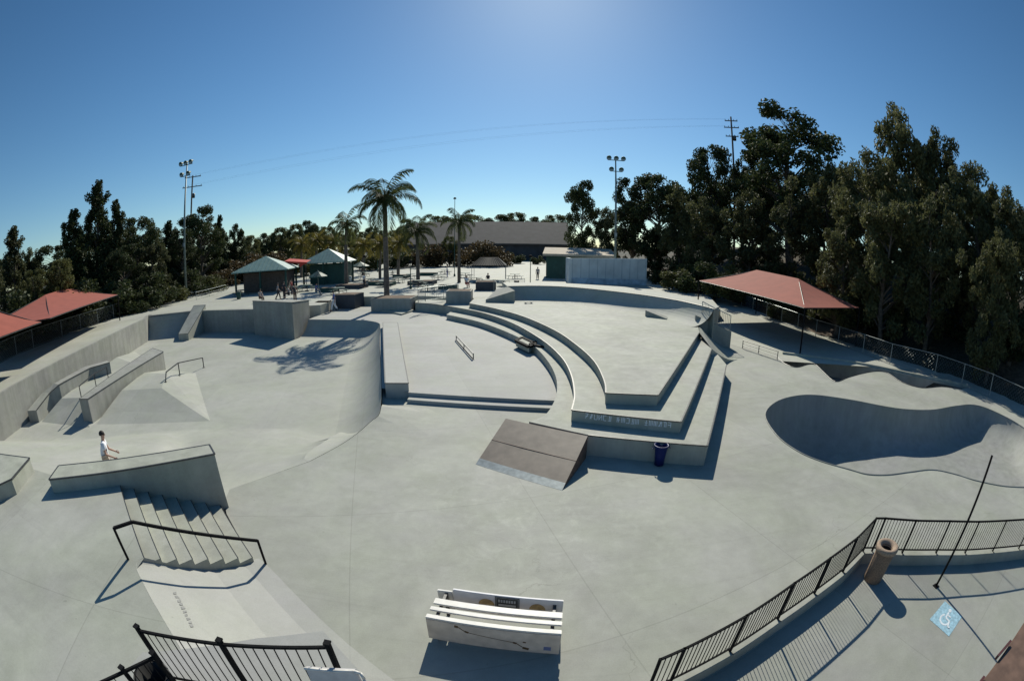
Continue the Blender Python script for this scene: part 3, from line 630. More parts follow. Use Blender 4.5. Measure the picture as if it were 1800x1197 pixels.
# white rounded bench back by the landing
wb = thing('white_bench', at(590, 1190, 1.27), 'rounded white bench back seen through the bars of the near fence', 'bench')
zt = 2.02; pa = [at(535, 1174, zt), at(585, 1179, zt), at(622, 1179, zt), at(634, 1183, zt-.03), at(640, 1192, zt-.12), at(643, 1206, zt-.3)]
mb = MB(); mb.path(pa, .02, 8); mb.build('frame', M['white'], wb, smooth=True)
mb = MB(); dn = Vector((0, 0, -.34)); q = [pa[0]+Vector((0, .02, -.01)), pa[2]+Vector((0, .02, -.01)), pa[2]+dn+Vector((.03, .0, 0)), pa[0]+dn]
back = Vector((.01, .03, 0)); mb.face(q); mb.face([p+back for p in reversed(q)])
for i in range(4): mb.face([q[i], q[i]+back, q[(i+1) % 4]+back, q[(i+1) % 4]])
mb.build('back_panel', plain('off white panel', (.6, .58, .57), .6), wb)
for p in (pa[0], pa[2]):
    mb = MB(); mb.tube(p+dn, Vector((p.x, p.y-.1, 1.262)), .025, 8); mb.build('leg', M['dsteel'], wb)
# fence builder: square posts, rails and round bars
def fence(name, label, tops, base, height, nb, loc, group=None, mat='black', pr=.028, cap=True, bars=True, rail_low=.1):
    t = thing(name, loc, label, 'fence', group)
    for p in tops:
        mb = MB(); mb.beam((p.x, p.y, base), (p.x, p.y, base+height+(.05 if cap else 0)), pr*2, pr*2)
        if cap: mb.box((p.x, p.y, base+height+.06), (pr*2.6, pr*2.6, .025))
        mb.build('post', M[mat], t)
    mb = MB()
    for a, b in zip(tops, tops[1:]): mb.beam((a.x, a.y, base+height-.02), (b.x, b.y, base+height-.02), .035, .04)
    mb.build('top_rail', M[mat], t); mb = MB()
    for a, b in zip(tops, tops[1:]): mb.beam((a.x, a.y, base+rail_low), (b.x, b.y, base+rail_low), .03, .03)
    mb.build('bottom_rail', M[mat], t)
    if bars:
        for a, b in zip(tops, tops[1:]):
            mb = MB(); n = nb if isinstance(nb, int) else max(2, int((b-a).length/nb))
            for k in range(1, n):
                p = a.lerp(b, k/n); mb.beam((p.x, p.y, base+rail_low), (p.x, p.y, base+height-.03), .012, .012)
            mb.build('bar', M[mat], t)
    return t
tl_ = [at(p[0], p[1], 2.33) for p in ((243, 1106), (388, 1130), (577, 1135))]
fence('picket_fence', 'black steel picket fence on the landing at the bottom left, tall panel in front', tl_, 1.26, 1.07, 10, tl_[1]-Vector((0, 0, 1.07)), pr=.03)
tl2 = [at(271, 1152, 2.2), at(217, 1178, 2.2), at(120, 1222, 2.2)]
fence('side_picket_fence', 'lower black picket fence leaving the bottom edge beside the tall fence panel', tl2, 1.2, 1.0, 5, tl2[0]-Vector((0, 0, 1)), pr=.03)
# dark barrel-like shape behind the low fence
db = thing('dark_bin', at(300, 1230, 1.2), 'dark round bin partly hidden behind the fence at the bottom edge', 'bin'); c = Vector(db['_loc'])
mb = MB(); mb.lathe([(.01, 0), (.22, 0), (.26, .5), (.28, .55), (.24, .56), (.2, .1), (.01, .08)], c, 18); mb.build('body', M['rubber'], db, smooth=True)
mb = MB(); mb.lathe([(.285, .53), (.305, .55), (.285, .57)], c, 18); mb.build('rim', M['dsteel'], db, smooth=True)
# right fence on its kerb
CZ = .3
tops = [at(p[0], p[1], 1.22) for p in ((1161, 1158), (1204, 1139), (1313, 1081), (1397, 1024), (1460, 980), (1508, 944), (1541, 910), (1557, 910), (1611, 914), (1671, 915), (1722, 916), (1770, 914), (1815, 911), (1860, 905))]
fa = tops[:7]; fb = tops[6:]
ft = fence('patio_fence', 'black picket fence on the concrete kerb round the patio with trash can and pole', tops, CZ, .93, .085, Vector((*tops[6].xy, CZ)), pr=.02, cap=False)
kb_ = thing('patio_kerb', Vector((*tops[6].xy, 0)), 'raised concrete kerb under the black patio fence', 'kerb')
off = []; tk = tops[:6]+[tops[6]]+tops[8:]
for i, p in enumerate(tk):
    a = tk[max(i-1, 0)]; b = tk[min(i+1, len(tk)-1)]; d = (b-a); d.z = 0; d.normalize(); off.append(Vector((d.y, -d.x, 0)))
mb = MB()
for i in range(len(tk)-1):
    q = [tk[i]+off[i]*.1, tk[i]-off[i]*.08, tk[i+1]-off[i+1]*.08, tk[i+1]+off[i+1]*.1]; mb.prism([(p.x, p.y) for p in q], -.05, CZ)
mb.build('kerb_stone', M['cast'], kb_); mb = MB()
for i in range(len(tk)):
    p = tk[i]; mb.beam(p+off[i]*.105+Vector((0, 0, CZ-p.z+.004)), p-off[i]*.085+Vector((0, 0, CZ-p.z+.004)), .02, .01)
mb.build('kerb_joint', M['dsteel'], kb_)
# patio surface slightly lighter
po = [(p+o_*.16) for p, o_ in zip(tk, off)]
o = sheet([(p.x, p.y) for p in po]+[(18, -6), (3, -6)] if False else [(p.x, p.y) for p in po]+[(16, -8), (3.2, -8), (2.0, .3)], (), lambda x, y: .006).build('patio_pavement', M['path2']); struct(o)
# trash can
tc = thing('trash_can', (*at2(1533, 1017, 0), .006), 'tall brown aggregate trash can with a round open top on the patio', 'trash can'); c = Vector(tc['_loc'])
mb = MB(); mb.lathe([(.01, 0), (.235, 0), (.245, .02), (.255, .78), (.25, .8)], c, 28); mb.build('body', M['aggr'], tc, smooth=True)
mb = MB(); mb.lathe([(.25, .8), (.30, .82), (.31, .87), (.30, .92), (.27, .945), (.21, .94), (.16, .89), (.15, .82)], c, 28); mb.build('lid', plain('tan concrete rim', (.34, .25, .18), .8, 0, .2, 25), tc, smooth=True)
mb = MB(); mb.lathe([(.155, .86), (.15, .6), (.01, .55)], c, 20); mb.build('liner', M['rubber'], tc, smooth=True)
# thin black pole
pp = at(1645, 1030, .006); ptop = far(1745, 801, math.hypot(pp.x, pp.y))
po_ = thing('steel_pole', pp, 'slim black steel pole standing alone on the patio next to the blue symbol', 'pole')
mb = MB(); mb.tube(pp, Vector((pp.x, pp.y, ptop.z)), .032, 10); mb.build('shaft', M['black'], po_, smooth=True)
mb = MB(); mb.box((pp.x, pp.y, .014), (.16, .16, .016)); mb.build('base_plate', M['black'], po_)
# painted wheelchair symbol
sp = thing('accessibility_symbol', at(1661, 1087, .01), 'faded blue painted square with a white wheelchair symbol on the patio ground', 'ground marking')
qc = [at(*p, .012) for p in ((1634, 1088), (1668, 1118), (1691, 1083), (1661, 1056))]
mb = MB(); mb.face(qc); mb.build('blue_square', M['lblue'], sp)
lay = [0]
def sq(u, v): return (qc[0].lerp(qc[1], u)).lerp(qc[3].lerp(qc[2], u), v)+Vector((0, 0, .004+.0012*lay[0]))
mb = MB()
def arc(cu, cv, r, a0, a1, th, n=14):
    for k in range(n):
        t0 = R(a0+(a1-a0)*k/n); t1 = R(a0+(a1-a0)*(k+1)/n); f = lambda t, rr: sq(cu+rr*math.cos(t), cv+rr*math.sin(t))
        mb.face([f(t0, r-th), f(t1, r-th), f(t1, r+th), f(t0, r+th)])
def bar(u0, v0, u1, v1, th):
    lay[0] += 1; L_ = math.hypot(u1-u0, v1-v0); nx, ny = -(v1-v0)/L_*th, (u1-u0)/L_*th
    mb.face([sq(u0-nx, v0-ny), sq(u1-nx, v1-ny), sq(u1+nx, v1+ny), sq(u0+nx, v0+ny)])
arc(.48, .40, .20, 130, 385, .035); lay[0] += 1; arc(.43, .83, .04, 0, 360, .034, 10)
bar(.43, .74, .46, .48, .035); bar(.45, .62, .62, .62, .03); bar(.46, .48, .66, .46, .035); bar(.66, .46, .74, .24, .035); bar(.74, .24, .82, .27, .03)
mb.build('wheelchair_mark', M['wpaint'], sp)
# timber roof edge of the lookout the picture was taken from
re_ = thing('timber_roof_edge', at(1790, 1170, 3.6), 'brown weathered timber roof edge cutting across the bottom right corner', 'roof edge')
d0 = at(1727, 1197, 3.6); d1 = at(1802, 1091, 3.6); dd = (d1-d0).normalized(); nn = Vector((dd.y, -dd.x, 0))
qq = [d0-dd*3.0, d1+dd*2.0, d1+dd*2+nn*3.2, d0-dd*3+nn*3.2]
mb = MB(); mb.prism([(p.x, p.y) for p in qq], 3.45, 3.6); mb.build('roof_board', M['brown'], re_, bevel=.012)
for q_ in (d0-dd*2.6+nn*.5, d1+dd*1.6+nn*.6, d1+dd*1.6+nn*2.9, d0-dd*2.6+nn*2.9):
    mb = MB(); mb.beam((q_.x, q_.y, .006), (q_.x, q_.y, 3.45), .14, .14); mb.build('post', M['brown'], re_)
for (u, w) in ((at(1752, 1155, 3.62), at(1775, 1128, 3.62)), (at(1713, 1214, 3.6), at(1728, 1191, 3.6))):
    mb = MB(); mb.beam(u, w, .03, .05); mb.build('metal_clip', plain('dark red brown clip', (.09, .03, .028), .6), re_)
# dark tyre streak on the bank
sk = at(310, 1040, .9); mb = MB()
pts = [at(306, 1041, 1.0), at(312, 1058, .96), at(322, 1078, .9), at(338, 1099, .82)]

# ================================================================ SIDE PATHS, FENCES, CANOPIES
def farz(x, y): return 1.25+max(0, min(1, (y-48)/90))*1.0
wo2 = [(p[0]-.2, p[1]+.1) for p in WALL]
pathl = wo2 + [(-38.5, 36.2), (-46, 42), (-43.5, 34), (-41, 24.5), (-39, 17), (-37, 13), (-33, 6), (-31, 0), (-31, -6), (-23.5, -6)]
o = sheet(pathl, (), lambda x, y: 1.31).build('side_path', M['path']); struct(o)
farp = [(-23.9, 38.0), (-18.2, 40), (-18.2, 46.6), (-9.2, 46.6), (-3, 44.2), (5, 46), (11, 43.4), (15, 36), (20, 40), (27, 60), (27, 78), (30, 150), (-80, 150), (-62, 70), (-46, 42), (-38.8, 36), (-33.4, 38.2)]
fp_top = sheet(farp, (), farz, extra=[(x, y) for x in range(-70, 28, 6) for y in range(40, 150, 6) if inside((x, y), farp)])
for a, b in zip(farp, farp[1:]+farp[:1]): fp_top.face([(*a, farz(*a)), (*a, -.6), (*b, -.6), (*b, farz(*b))])
o = fp_top.build('far_pavement', M['path']); struct(o)
rp = [(15.5, 31), (17.2, 24.5), (29.5, 21), (28.2, 33), (27.6, 45), (28, 60), (28, 72), (20, 66), (16, 44)]
o = sheet(rp, (), lambda x, y: .01+max(0, (y-32)/34*1.2)).build('right_path', M['path']); struct(o)
def chain(name, label, pts, zf, height, sp=.28, post=3.0, group=None):
    P = [Vector((p[0], p[1], zf(*p[:2]))) for p in pts]; t = thing(name, P[len(P)//2], label, 'chain fence', group); w = MB(); r_ = MB()
    for a, b in zip(P, P[1:]):
        L_ = (b-a).length; n = max(1, round(L_/post))
        for k in range(n):
            p = a.lerp(b, k/n); m = MB(); m.tube(p-Vector((0, 0, .1)), p+Vector((0, 0, height+.03)), .032, 8); m.build('post', M['steel'], t)
        up = Vector((0, 0, height)); r_.tube(a+up, b+up, .022, 6); r_.tube(a+Vector((0, 0, .06)), b+Vector((0, 0, .06)), .012, 4)
        m = int(L_/sp); d = (b-a)/m
        for k in range(-int(height/sp), m):
            for s in (0, 1):
                # diagonal wire clipped to the panel
                u0 = k*sp; u1 = u0+height; c0 = max(u0, 0); c1 = min(u1, L_)
                if c1-c0 < .05: continue
                f = lambda u: a.lerp(b, u/L_)
                z0, z1 = c0-u0, c1-u0
                if s: z0, z1 = height-z0, height-z1
                w.tube(f(c0)+Vector((0, 0, z0)), f(c1)+Vector((0, 0, z1)), .0045, 3, cap=False)
    m = P[-1]; q = MB(); q.tube(m-Vector((0, 0, .1)), m+Vector((0, 0, height+.03)), .032, 8); q.build('post', M['steel'], t)
    r_.build('top_rail', M['steel'], t); w.build('wire_mesh', M['steel'], t); return t
chain('chain_link_fence', 'grey chain link fence along the left path below the red canopies', [(-31.5, 2), (-35, 9.5), (-37.6, 14), (-40.2, 19.6), (-41, 24), (-43.7, 34), (-46.5, 42)], lambda x, y: 1.3, 1.5)
chain('boundary_fence', 'long chain link fence at the foot of the wooded slope on the right', [(30.5, 2), (29.4, 10), (30, 14), (29.5, 19.5), (27.4, 23), (27.1, 33), (26.8, 45), (27.4, 57.5), (28, 70)], lambda x, y: 0+max(0, (y-32)/34*1.2), 1.5)
# metal railings
def railing(name, label, pts, height, nbar=0, mat='steel', group=None, mid=0):
    t = thing(name, pts[0], label, 'railing', group); b = MB()
    for p in pts:
        m = MB(); m.tube(p, p+Vector((0, 0, height)), .028, 6); m.build('post', M[mat], t)
    for zz, rr in [(height, .028), (.12, .02)]+[(.12+(height-.12)*(k+1)/(mid+1), .018) for k in range(mid)]:
        r_ = MB(); r_.path([p+Vector((0, 0, zz)) for p in pts], rr, 6); r_.build('rail', M[mat], t)
    for p, q in zip(pts, pts[1:]):
        n = nbar
        for k in range(1, n): s = p.lerp(q, k/n); b.tube(s+Vector((0, 0, .12)), s+Vector((0, 0, height)), .012, 5)
    if b.v: b.build('bar', M[mat], t)
    return t
railing('deck_railing', 'grey barred railing on the shaded end ramp right of the platform', [Vector((W0.x+.3, W0.y+.35, 1.98)), Vector(((W0.x+W1.x)/2, (W0.y+W1.y)/2+.25, (1.97+ht)/2)), Vector((W1.x-.05, W1.y+.2, ht))], 1.1, 9)
railing('low_pipe_railing', 'low two bar pipe railing between plaza and right path', [at(1305, 612, .02), at(1333, 621, .02), at(1366, 632, .02)], .55, 0, mid=1, mat='dsteel')
railing('plaza_railing', 'grey barred railing of the far plaza left of the trees', [at(735, 533, 1.26), at(748, 530, 1.26), at(780, 526, 1.26), at(806, 522, 1.26)], 1.3, 10)
railing('wide_plaza_railing', 'wide grey barred railing in front of the picnic area', [at(868, 512, 1.3), at(895, 511, 1.3), at(922, 509, 1.3)], 1.3, 14)
railing('left_path_railing', 'thin pipe railing on the path between left canopy and light pole', [at(345, 527, 1.3), at(368, 521, 1.3), at(398, 512, 1.3)], 1.0, 0, mid=1)
# shade canopies
def canopy(name, label, C, ridge, posts, zg, group):
    cen = sum(C, Vector())/4; t = thing(name, (cen.x, cen.y, zg), label, 'shade canopy', group); r0, r1 = ridge
    mb = MB(); A, B, Cc, D = C
    def panel(q):   # sagging fabric panel
        n = 8; g = []
        for i in range(n+1):
            row = []
            for j in range(n+1):
                u, v = i/n, j/n; p = q[0].lerp(q[1], u).lerp(q[3].lerp(q[2], u), v); p = p-Vector((0, 0, .28*(4*v*(1-v))*.5+.22*(1-v)**2*-4*u*(u-1)*-0.6*-1*0)); row.append(p)
            g.append(row)
        for i in range(n):
            for j in range(n): mb.face([g[i][j], g[i+1][j], g[i+1][j+1], g[i][j+1]])
    # long sides then hip ends
    panel([A, D, r1, r0]); panel([B, A, r0, r0]); panel([Cc, B, r0, r1]); panel([D, Cc, r1, r1])
    mb.build('fabric', M['redc'], t, smooth=False)
    e = MB()
    for p, q in zip(C, C[1:]+C[:1]): e.tube(p-Vector((0,0,.05)), q-Vector((0,0,.05)), .03, 6)
    e.tube(r0-Vector((0,0,.08)), r1-Vector((0,0,.08)), .03, 6)
    for p, q in ((A, r0), (B, r0), (Cc, r1), (D, r1)): e.tube(p-Vector((0,0,.08)), q-Vector((0,0,.08)), .03, 6)
    e.build('frame', M['dsteel'], t)
    for p in posts:
        m = MB(); m.tube((p.x, p.y, zg-.3), p, .065, 10); m.build('post', M['black'], t)
    return t
A, B = at(1415, 541, 3.3), at(1511, 541, 3.3); C_ = B+Vector((-3.2, 17.5, .35)); D_ = A+Vector((-1.6, 19.5, .35))
D_ = at(1229, 493, 3.75); C_ = D_+(B-A)*1.0+Vector((-.5, -1, 0))
r0 = far(1412, 491, 41.0); r0 = Vector(((A+B)/2)+((C_+D_)/2-(A+B)/2)*.27); r0 = Vector((24.4, 33.0, 0)); r0.z = far(1412, 491, 41.0).z; r1 = Vector(((A+B)/2)+((C_+D_)/2-(A+B)/2)*.74); r1 = Vector((24.0, 40.0, 0)); r1.z = far(1335, 475, 46.6).z
canopy('shade_canopy', 'red fabric shade canopy on posts by the wooded slope on the right', [A, B, C_, D_], (r0, r1), [A, B, C_, D_], 0, 'red shade canopies')
A = Vector((-31.2, 17.2, 4.0)); B = at(207, 518, 4.0); w = Vector((-7.2, -4.6, 0)); C_ = B+w; D_ = A+w
rm0 = (A+D_)/2; rm1 = (B+C_)/2; r0 = rm0.lerp(rm1, .28); r1 = rm0.lerp(rm1, .72); r0 = at(80, 518, 5.3); r1 = at(121, 506, 5.45); print('RIDGE', r0, r1)
canopy('shade_canopy', 'red fabric shade canopy beside the left path, seen whole', [B, C_, D_, A], (r1, r0), [B, C_, D_], 1.3, 'red shade canopies')
A2 = Vector((-24.6, 5.0, 4.0)); B2 = at(73, 565, 4.0)+Vector((.3, -.2, 0)); w = Vector((-7.4, -3.6, 0)); A2 = B2+Vector((4.8, -11.5, 0)); C2 = B2+w; D2 = A2+w
rm0 = (A2+D2)/2; rm1 = (B2+C2)/2; r0 = rm0.lerp(rm1, .28); r1 = rm0.lerp(rm1, .75); r0.z = r1.z = 6.0
canopy('shade_canopy', 'red fabric shade canopy cut off by the left edge of the photo', [B2, C2, D2, A2], (r1, r0), [C2, D2], 1.3, 'red shade canopies')
# ================================================================ LIGHT POLES, UTILITY POLES, WIRES
def light_pole(label, base, topz, lean=0):
    t = thing('floodlight_pole', base, label, 'floodlight pole', 'sports floodlight poles'); b = Vector(base)
    m = MB(); m.tube(b-Vector((0, 0, .3)), (b.x, b.y, topz), .22, 12, r1=.09); m.build('pole', M['lpole'], t, smooth=True)
    m = MB(); m.box((b.x, b.y-.2, b.z+(topz-b.z)*.39), (.3, .18, .55)); m.build('control_box', M['steel'], t)
    for zz, xs in ((topz-.1, (-1.05, 0, 1.05)), (topz-1.75, (-.72, .72))):
        m = MB(); m.beam((b.x+min(xs)-.1, b.y, zz-.1), (b.x+max(xs)+.1, b.y, zz-.1), .08, .1); m.build('crossarm', M['lpole'], t)
        for x in xs:
            m = MB(); c = Vector((b.x+x, b.y-.15, zz+.18)); 
            for (ra, ya, za), (rb, yb, zb) in (((.12, .28, .2), (.18, .1, .12)), ((.18, .1, .12), (.36, -.25, -.05)), ((.36, -.25, -.05), (.37, -.32, -.08))): m.tube(c+Vector((0, ya, za)), c+Vector((0, yb, zb)), ra, 12, r1=rb)
            l = m.build('floodlight', M['dgreen'], t, smooth=False)
            g = MB(); g.lathe([(.01, 0), (.34, 0)], (0, 0, 0), 12); g.v = [(c.x+v[0], c.y-.325+.0, c.z-.085+v[1]*.97) for v in g.v]; g.build('lens', M['steel'], t)
    return t
pb = at(1080, 500, 1.35); light_pole('tall grey green floodlight pole with five lamps behind the platform', pb, far(1086, 280, math.hypot(pb.x, pb.y)).z)
pb = at(328, 524, 1.35); light_pole('tall grey green floodlight pole with five lamps near the left tree line', pb, far(324, 288, math.hypot(pb.x, pb.y)).z)
def util_pole(label, base, topz, yaw, arms):
    t = thing('utility_pole', base, label, 'utility pole', 'wooden utility poles'); b = Vector(base); d = Vector((math.cos(yaw), math.sin(yaw), 0))
    m = MB(); m.tube(b-Vector((0, 0, .5)), (b.x, b.y, topz), .24, 10, r1=.15); m.build('pole', M['bark'], t, smooth=True)
    tips = []
    for dz, w in arms:
        c = Vector((b.x, b.y, topz-dz)); m = MB(); m.beam(c-d*w, c+d*w, .14, .16); m.build('crossarm', M['bark'], t)
        for s in (-.92, -.4, .4, .92):
            m = MB(); p = c+d*w*s; m.tube(p+Vector((0, 0, .06)), p+Vector((0, 0, .34)), .06, 6, r1=.04); m.build('insulator', M['dsteel'], t)
            if abs(s) > .9: tips.append(p+Vector((0, 0, .34)))
    m = MB(); m.lathe([(.01, 0), (.3, 0), (.3, .9), (.01, .95)], (b.x+d.x*.45, b.y+d.y*.45, topz-4.6), 12); m.build('transformer', M['dsteel'], t, smooth=True)
    return t, tips
u1b = far(338, 500, 95); u1b.z = 1.5; u1t = far(337, 309, 95).z; _, tipA = util_pole('wooden utility pole with two crossarms just right of the left floodlight pole', u1b, u1t, R(20), [(.3, 1.9), (2.3, 2.3)])
u2b = far(1291, 400, 82); u2b.z = 3; u2t = far(1289, 206, 82).z; _, tipB = util_pole('wooden utility pole rising behind the dark trees on the right', u2b, u2t, R(-30), [(.8, 1.2), (2.1, 1.4), (3.8, 1.2)])
for i in range(4):
    a = tipA[i]; b = tipB[i]; m = MB(); pts = []
    for k in range(25): u = k/24; p = a.lerp(b, u); p.z -= 4*2.6*u*(1-u); pts.append(p)
    m.path(pts, .006, 3); o = m.build('power_line', M['black'], loc=pts[12]); tag(o, 'thin overhead power line sagging across the sky between the two utility poles', 'power line', 'overhead power lines')
# ================================================================ FAR PLAZA: BUILDINGS, PAVILIONS, FURNITURE
def P3(px, py, z=None):
    p = at(px, py, 1.3)
    for _ in range(6): p = at(px, py, farz(p.x, p.y))
    return p
def rot2(v, a): return Vector((v[0]*math.cos(a)-v[1]*math.sin(a), v[0]*math.sin(a)+v[1]*math.cos(a), v[2]))
def hip(mb, c, wx, wy, z0, z1, rz, ridge=0.0, thick=.12):
    C = [c+rot2((sx*wx/2, sy*wy/2, z0), rz) for sx, sy in ((-1,-1),(1,-1),(1,1),(-1,1))]
    r0 = c+rot2((-ridge/2, 0, z1), rz); r1 = c+rot2((ridge/2, 0, z1), rz)
    for q in ([C[0], C[1], r1, r0], [C[1], C[2], r1], [C[2], C[3], r0, r1], [C[3], C[0], r0]): mb.face(q)
    for a, b in zip(C, C[1:]+C[:1]): mb.face([a-Vector((0,0,thick)), b-Vector((0,0,thick)), b, a])
    mb.face([p-Vector((0,0,thick)) for p in reversed(C)])
    for i in range(14):     # standing seams on the roof slopes
        u = (i+.5)/14; a = C[0].lerp(C[1], u); t = min(1, 2*min(u, 1-u)) if ridge == 0 else 1
        top = r0.lerp(r1, u) if ridge else Vector((0,0,0))
        b = a.lerp((C[2]+C[3])/2, 0) if not ridge else top
        if ridge: mb.beam(a+Vector((0,0,.02)), b+Vector((0,0,.02)), .05, .05)
        else:
            m = (r0-(C[0]+C[1])/2); b = a+m*t; mb.beam(a+Vector((0,0,.02)), b+Vector((0,0,.02)), .05, .05)
    return C
def pavilion(name, label, px, py, wx, wy, rz, eave, apex, wallmat, walls=True):
    c = P3(px, py); c = c+rot2((0, wy*.3, 0), rz); t = thing(name, c, label, 'pavilion')
    m = MB(); C = hip(m, c, wx, wy, eave, apex, rz); m.build('roof', M['groof'], t)
    for sx in (-1, 0, 1):
        for sy in (-1, 1):
            m = MB(); p = c+rot2((sx*(wx/2-.5), sy*(wy/2-.5), 0), rz); m.beam(p, p+Vector((0,0,eave-.1)), .22, .22); m.build('post', M['dgreen'], t)
    if walls:
        m = MB(); m.box(c+rot2((.3, .4, eave*.45), rz), (wx*.78, wy*.62, eave*.9), rz); w = m.build('wall', M[wallmat], t)
        m = MB(); m.box(c+rot2((wx*.1, .4-wy*.31-.02, 1.05), rz), (1.1, .05, 2.1), rz); m.build('door', M['dgreen'], w)
        m = MB(); m.box(c+rot2((-wx*.2, .4-wy*.31-.02, 1.5), rz), (1.6, .05, .9), rz); m.build('hatch', M['gwall'], w)
    return t
pavilion('park_pavilion', 'green roofed park pavilion with brown block walls left of the palms', 462, 514, 8.6, 7.2, R(14), 3.0, 4.9, 'brick')
pavilion('snack_pavilion', 'pale green roofed pavilion with dark green walls beside the smaller palm', 572, 500, 7.4, 6.6, R(6), 3.3, 5.3, 'dgreen')
ra = P3(521, 506); t = thing('red_awning', ra, 'small bright red fabric awning between the two green roofed pavilions', 'awning')
m = MB(); a0 = ra+Vector((-1.9, 0, 3.9)); m.face([a0, a0+Vector((3.7, .2, -.35)), a0+Vector((3.6, 1.9, -.1)), a0+Vector((0, 1.7, .3))]); m.face([a0+Vector((3.7,.2,-.35)), a0+Vector((2.5,.1,-1.05)), a0+Vector((2.5, 0,-.25))]); m.face([a0, a0+Vector((3.7, .2, -.35)), a0+Vector((3.7, .2, -.6)), a0+Vector((0, 0, -.25))]); m.build('fabric', M['redb'], t)
for dx in (-1.8, 1.7):
    m = MB(); m.tube(ra+Vector((dx, 0, 0)), ra+Vector((dx, 0, 3.7 if dx < 0 else 3.3)), .05, 8); m.build('post', M['dsteel'], t)
# long grey hall at the back
def zt(px, py, d): return far(px, py, d).z
hx0, hx1, hy = -31.5, 17.3, 136.0
hall = thing('community_hall', (-7, hy, 2.2), 'long low grey hall with a wide shingle roof behind the palms', 'hall')
ze, zr = zt(930, 428, 136.5), zt(880, 397, 146)
m = MB(); m.prism([(hx0, hy), (hx1, hy), (hx1, hy+26), (hx0, hy+26)], 1.5, ze); wall = m.build('wall', M['gwall'], hall)
m = MB(); m.face([(hx0-.6, hy-1.2, ze-.1), (hx1+.6, hy-1.2, ze-.1), (hx1+.6, hy+13, zr+1.5), (hx0-.6, hy+13, zr+1.5)]); m.face([(hx1+.6, hy+27, ze-.1), (hx0-.6, hy+27, ze-.1), (hx0-.6, hy+13, zr+1.5), (hx1+.6, hy+13, zr+1.5)])
m.face([(hx0-.6, hy-1.2, ze-.45), (hx1+.6, hy-1.2, ze-.45), (hx1+.6, hy-1.2, ze-.1), (hx0-.6, hy-1.2, ze-.1)]); m.face([(hx1, hy, ze), (hx1, hy+26, ze), (hx1, hy+13, zr+1.4)]); roof = m.build('roof', M['groofd'], hall)
for k, (px, py) in enumerate(((898, 422), (930, 419), (970, 418), (948, 426))):
    d = ray(px, py); mm = None
    # intersect with front roof slope
    p0 = Vector((0, hy-1.2, ze-.1)); sl = Vector((0, 14.2, zr+1.6-ze)); nrm_ = Vector((1,0,0)).cross(sl).normalized(); kk = (p0-CAM).dot(nrm_)/d.dot(nrm_); q = CAM+d*kk
    m = MB(); m.box(q+Vector((0,0,.1)), (1.6, 1.1, .25), 0, tilt=('X', math.atan2(sl.z, sl.y))); m.build('skylight', M['mural'], roof)
for k in range(8):
    m = MB(); x = hx0+4+k*5.6; m.box((x, hy-.03, 3.2), (1.8, .08, 1.6)); w_ = m.build('window', plain('dark glass', (.02, .022, .026), .15), wall)
for x in (-16, 6):
    m = MB(); m.box((x, hy-.03, 2.7), (2.2, .08, 2.4)); m.build('door', M['brown'], wall)
# green maintenance building
gx0 = at2(957, 489, 1.6); g0 = Vector((5.4, 70.5, 0)); gz = farz(6, 72)
gb = thing('maintenance_building', (10.5, 73, gz), 'dark green building with a flat tan roof behind the pale blue wall', 'building')
ztop = zt(960, 446, 71); 
m = MB(); m.prism([(5.2, 71), (15.4, 69.8), (16.2, 77), (6, 78.2)], gz-.3, ztop-.35); w_ = m.build('wall', M['dgreen'], gb)
m = MB(); m.prism([(4.6, 70.3), (15.9, 69.0), (17, 78), (5.6, 79.2)], ztop-.35, [ztop, ztop, ztop+1.0, ztop+1.0]); rf = m.build('roof', M['tan'], gb)
m = MB(); m.box((9.9, 73.2, ztop+.85), (1.0, 1.0, 1.0)); m.box((9.9, 73.2, ztop+1.4), (1.5, 1.4, .12)); m.build('vent', M['dgreen'], rf)
m = MB(); m.box((7.6, 70.6, gz+1.5), (2.6, .12, 3.0), R(-7)); m.build('roller_door', M['gwall'], w_)
m = MB(); m.box((12.2, 70.1, gz+1.1), (1.0, .12, 2.2), R(-7)); m.build('door', M['gwall'], w_)
# pale blue practice wall
mw = thing('practice_wall', (13.5, 62, 1.4), 'tall pale blue practice wall with faint scuffs behind the floodlight pole', 'wall')
za, zb_ = zt(1000, 454, 63), zt(1136, 455, 65.5)
m = MB(); m.prism([(8.1, 62.2), (19.0, 62.6), (19.0, 63.0), (8.1, 62.6)], .8, [za, zb_, zb_, za]); m.prism([(7.7, 62.2), (8.1, 62.2), (8.1, 66), (7.7, 66)], .8, za-.003); m.build('panel', M['mural'], mw)
m = MB()
for k in range(10): m.box((8.2+k*1.18, 62.2+k*.043-.015, 2.9), (.05, .03, 4.0))
m.build('joint_strip', plain('blue grey strip', (.33, .41, .47), .8), mw)
m = MB(); m.prism([(8.1, 62.12), (19.0, 62.52), (19.0, 62.6), (8.1, 62.2)], .8, 2.2); m.build('blue_band', plain('blue grey paint band', (.36, .46, .54), .8, 0, .35, 1.2), mw)
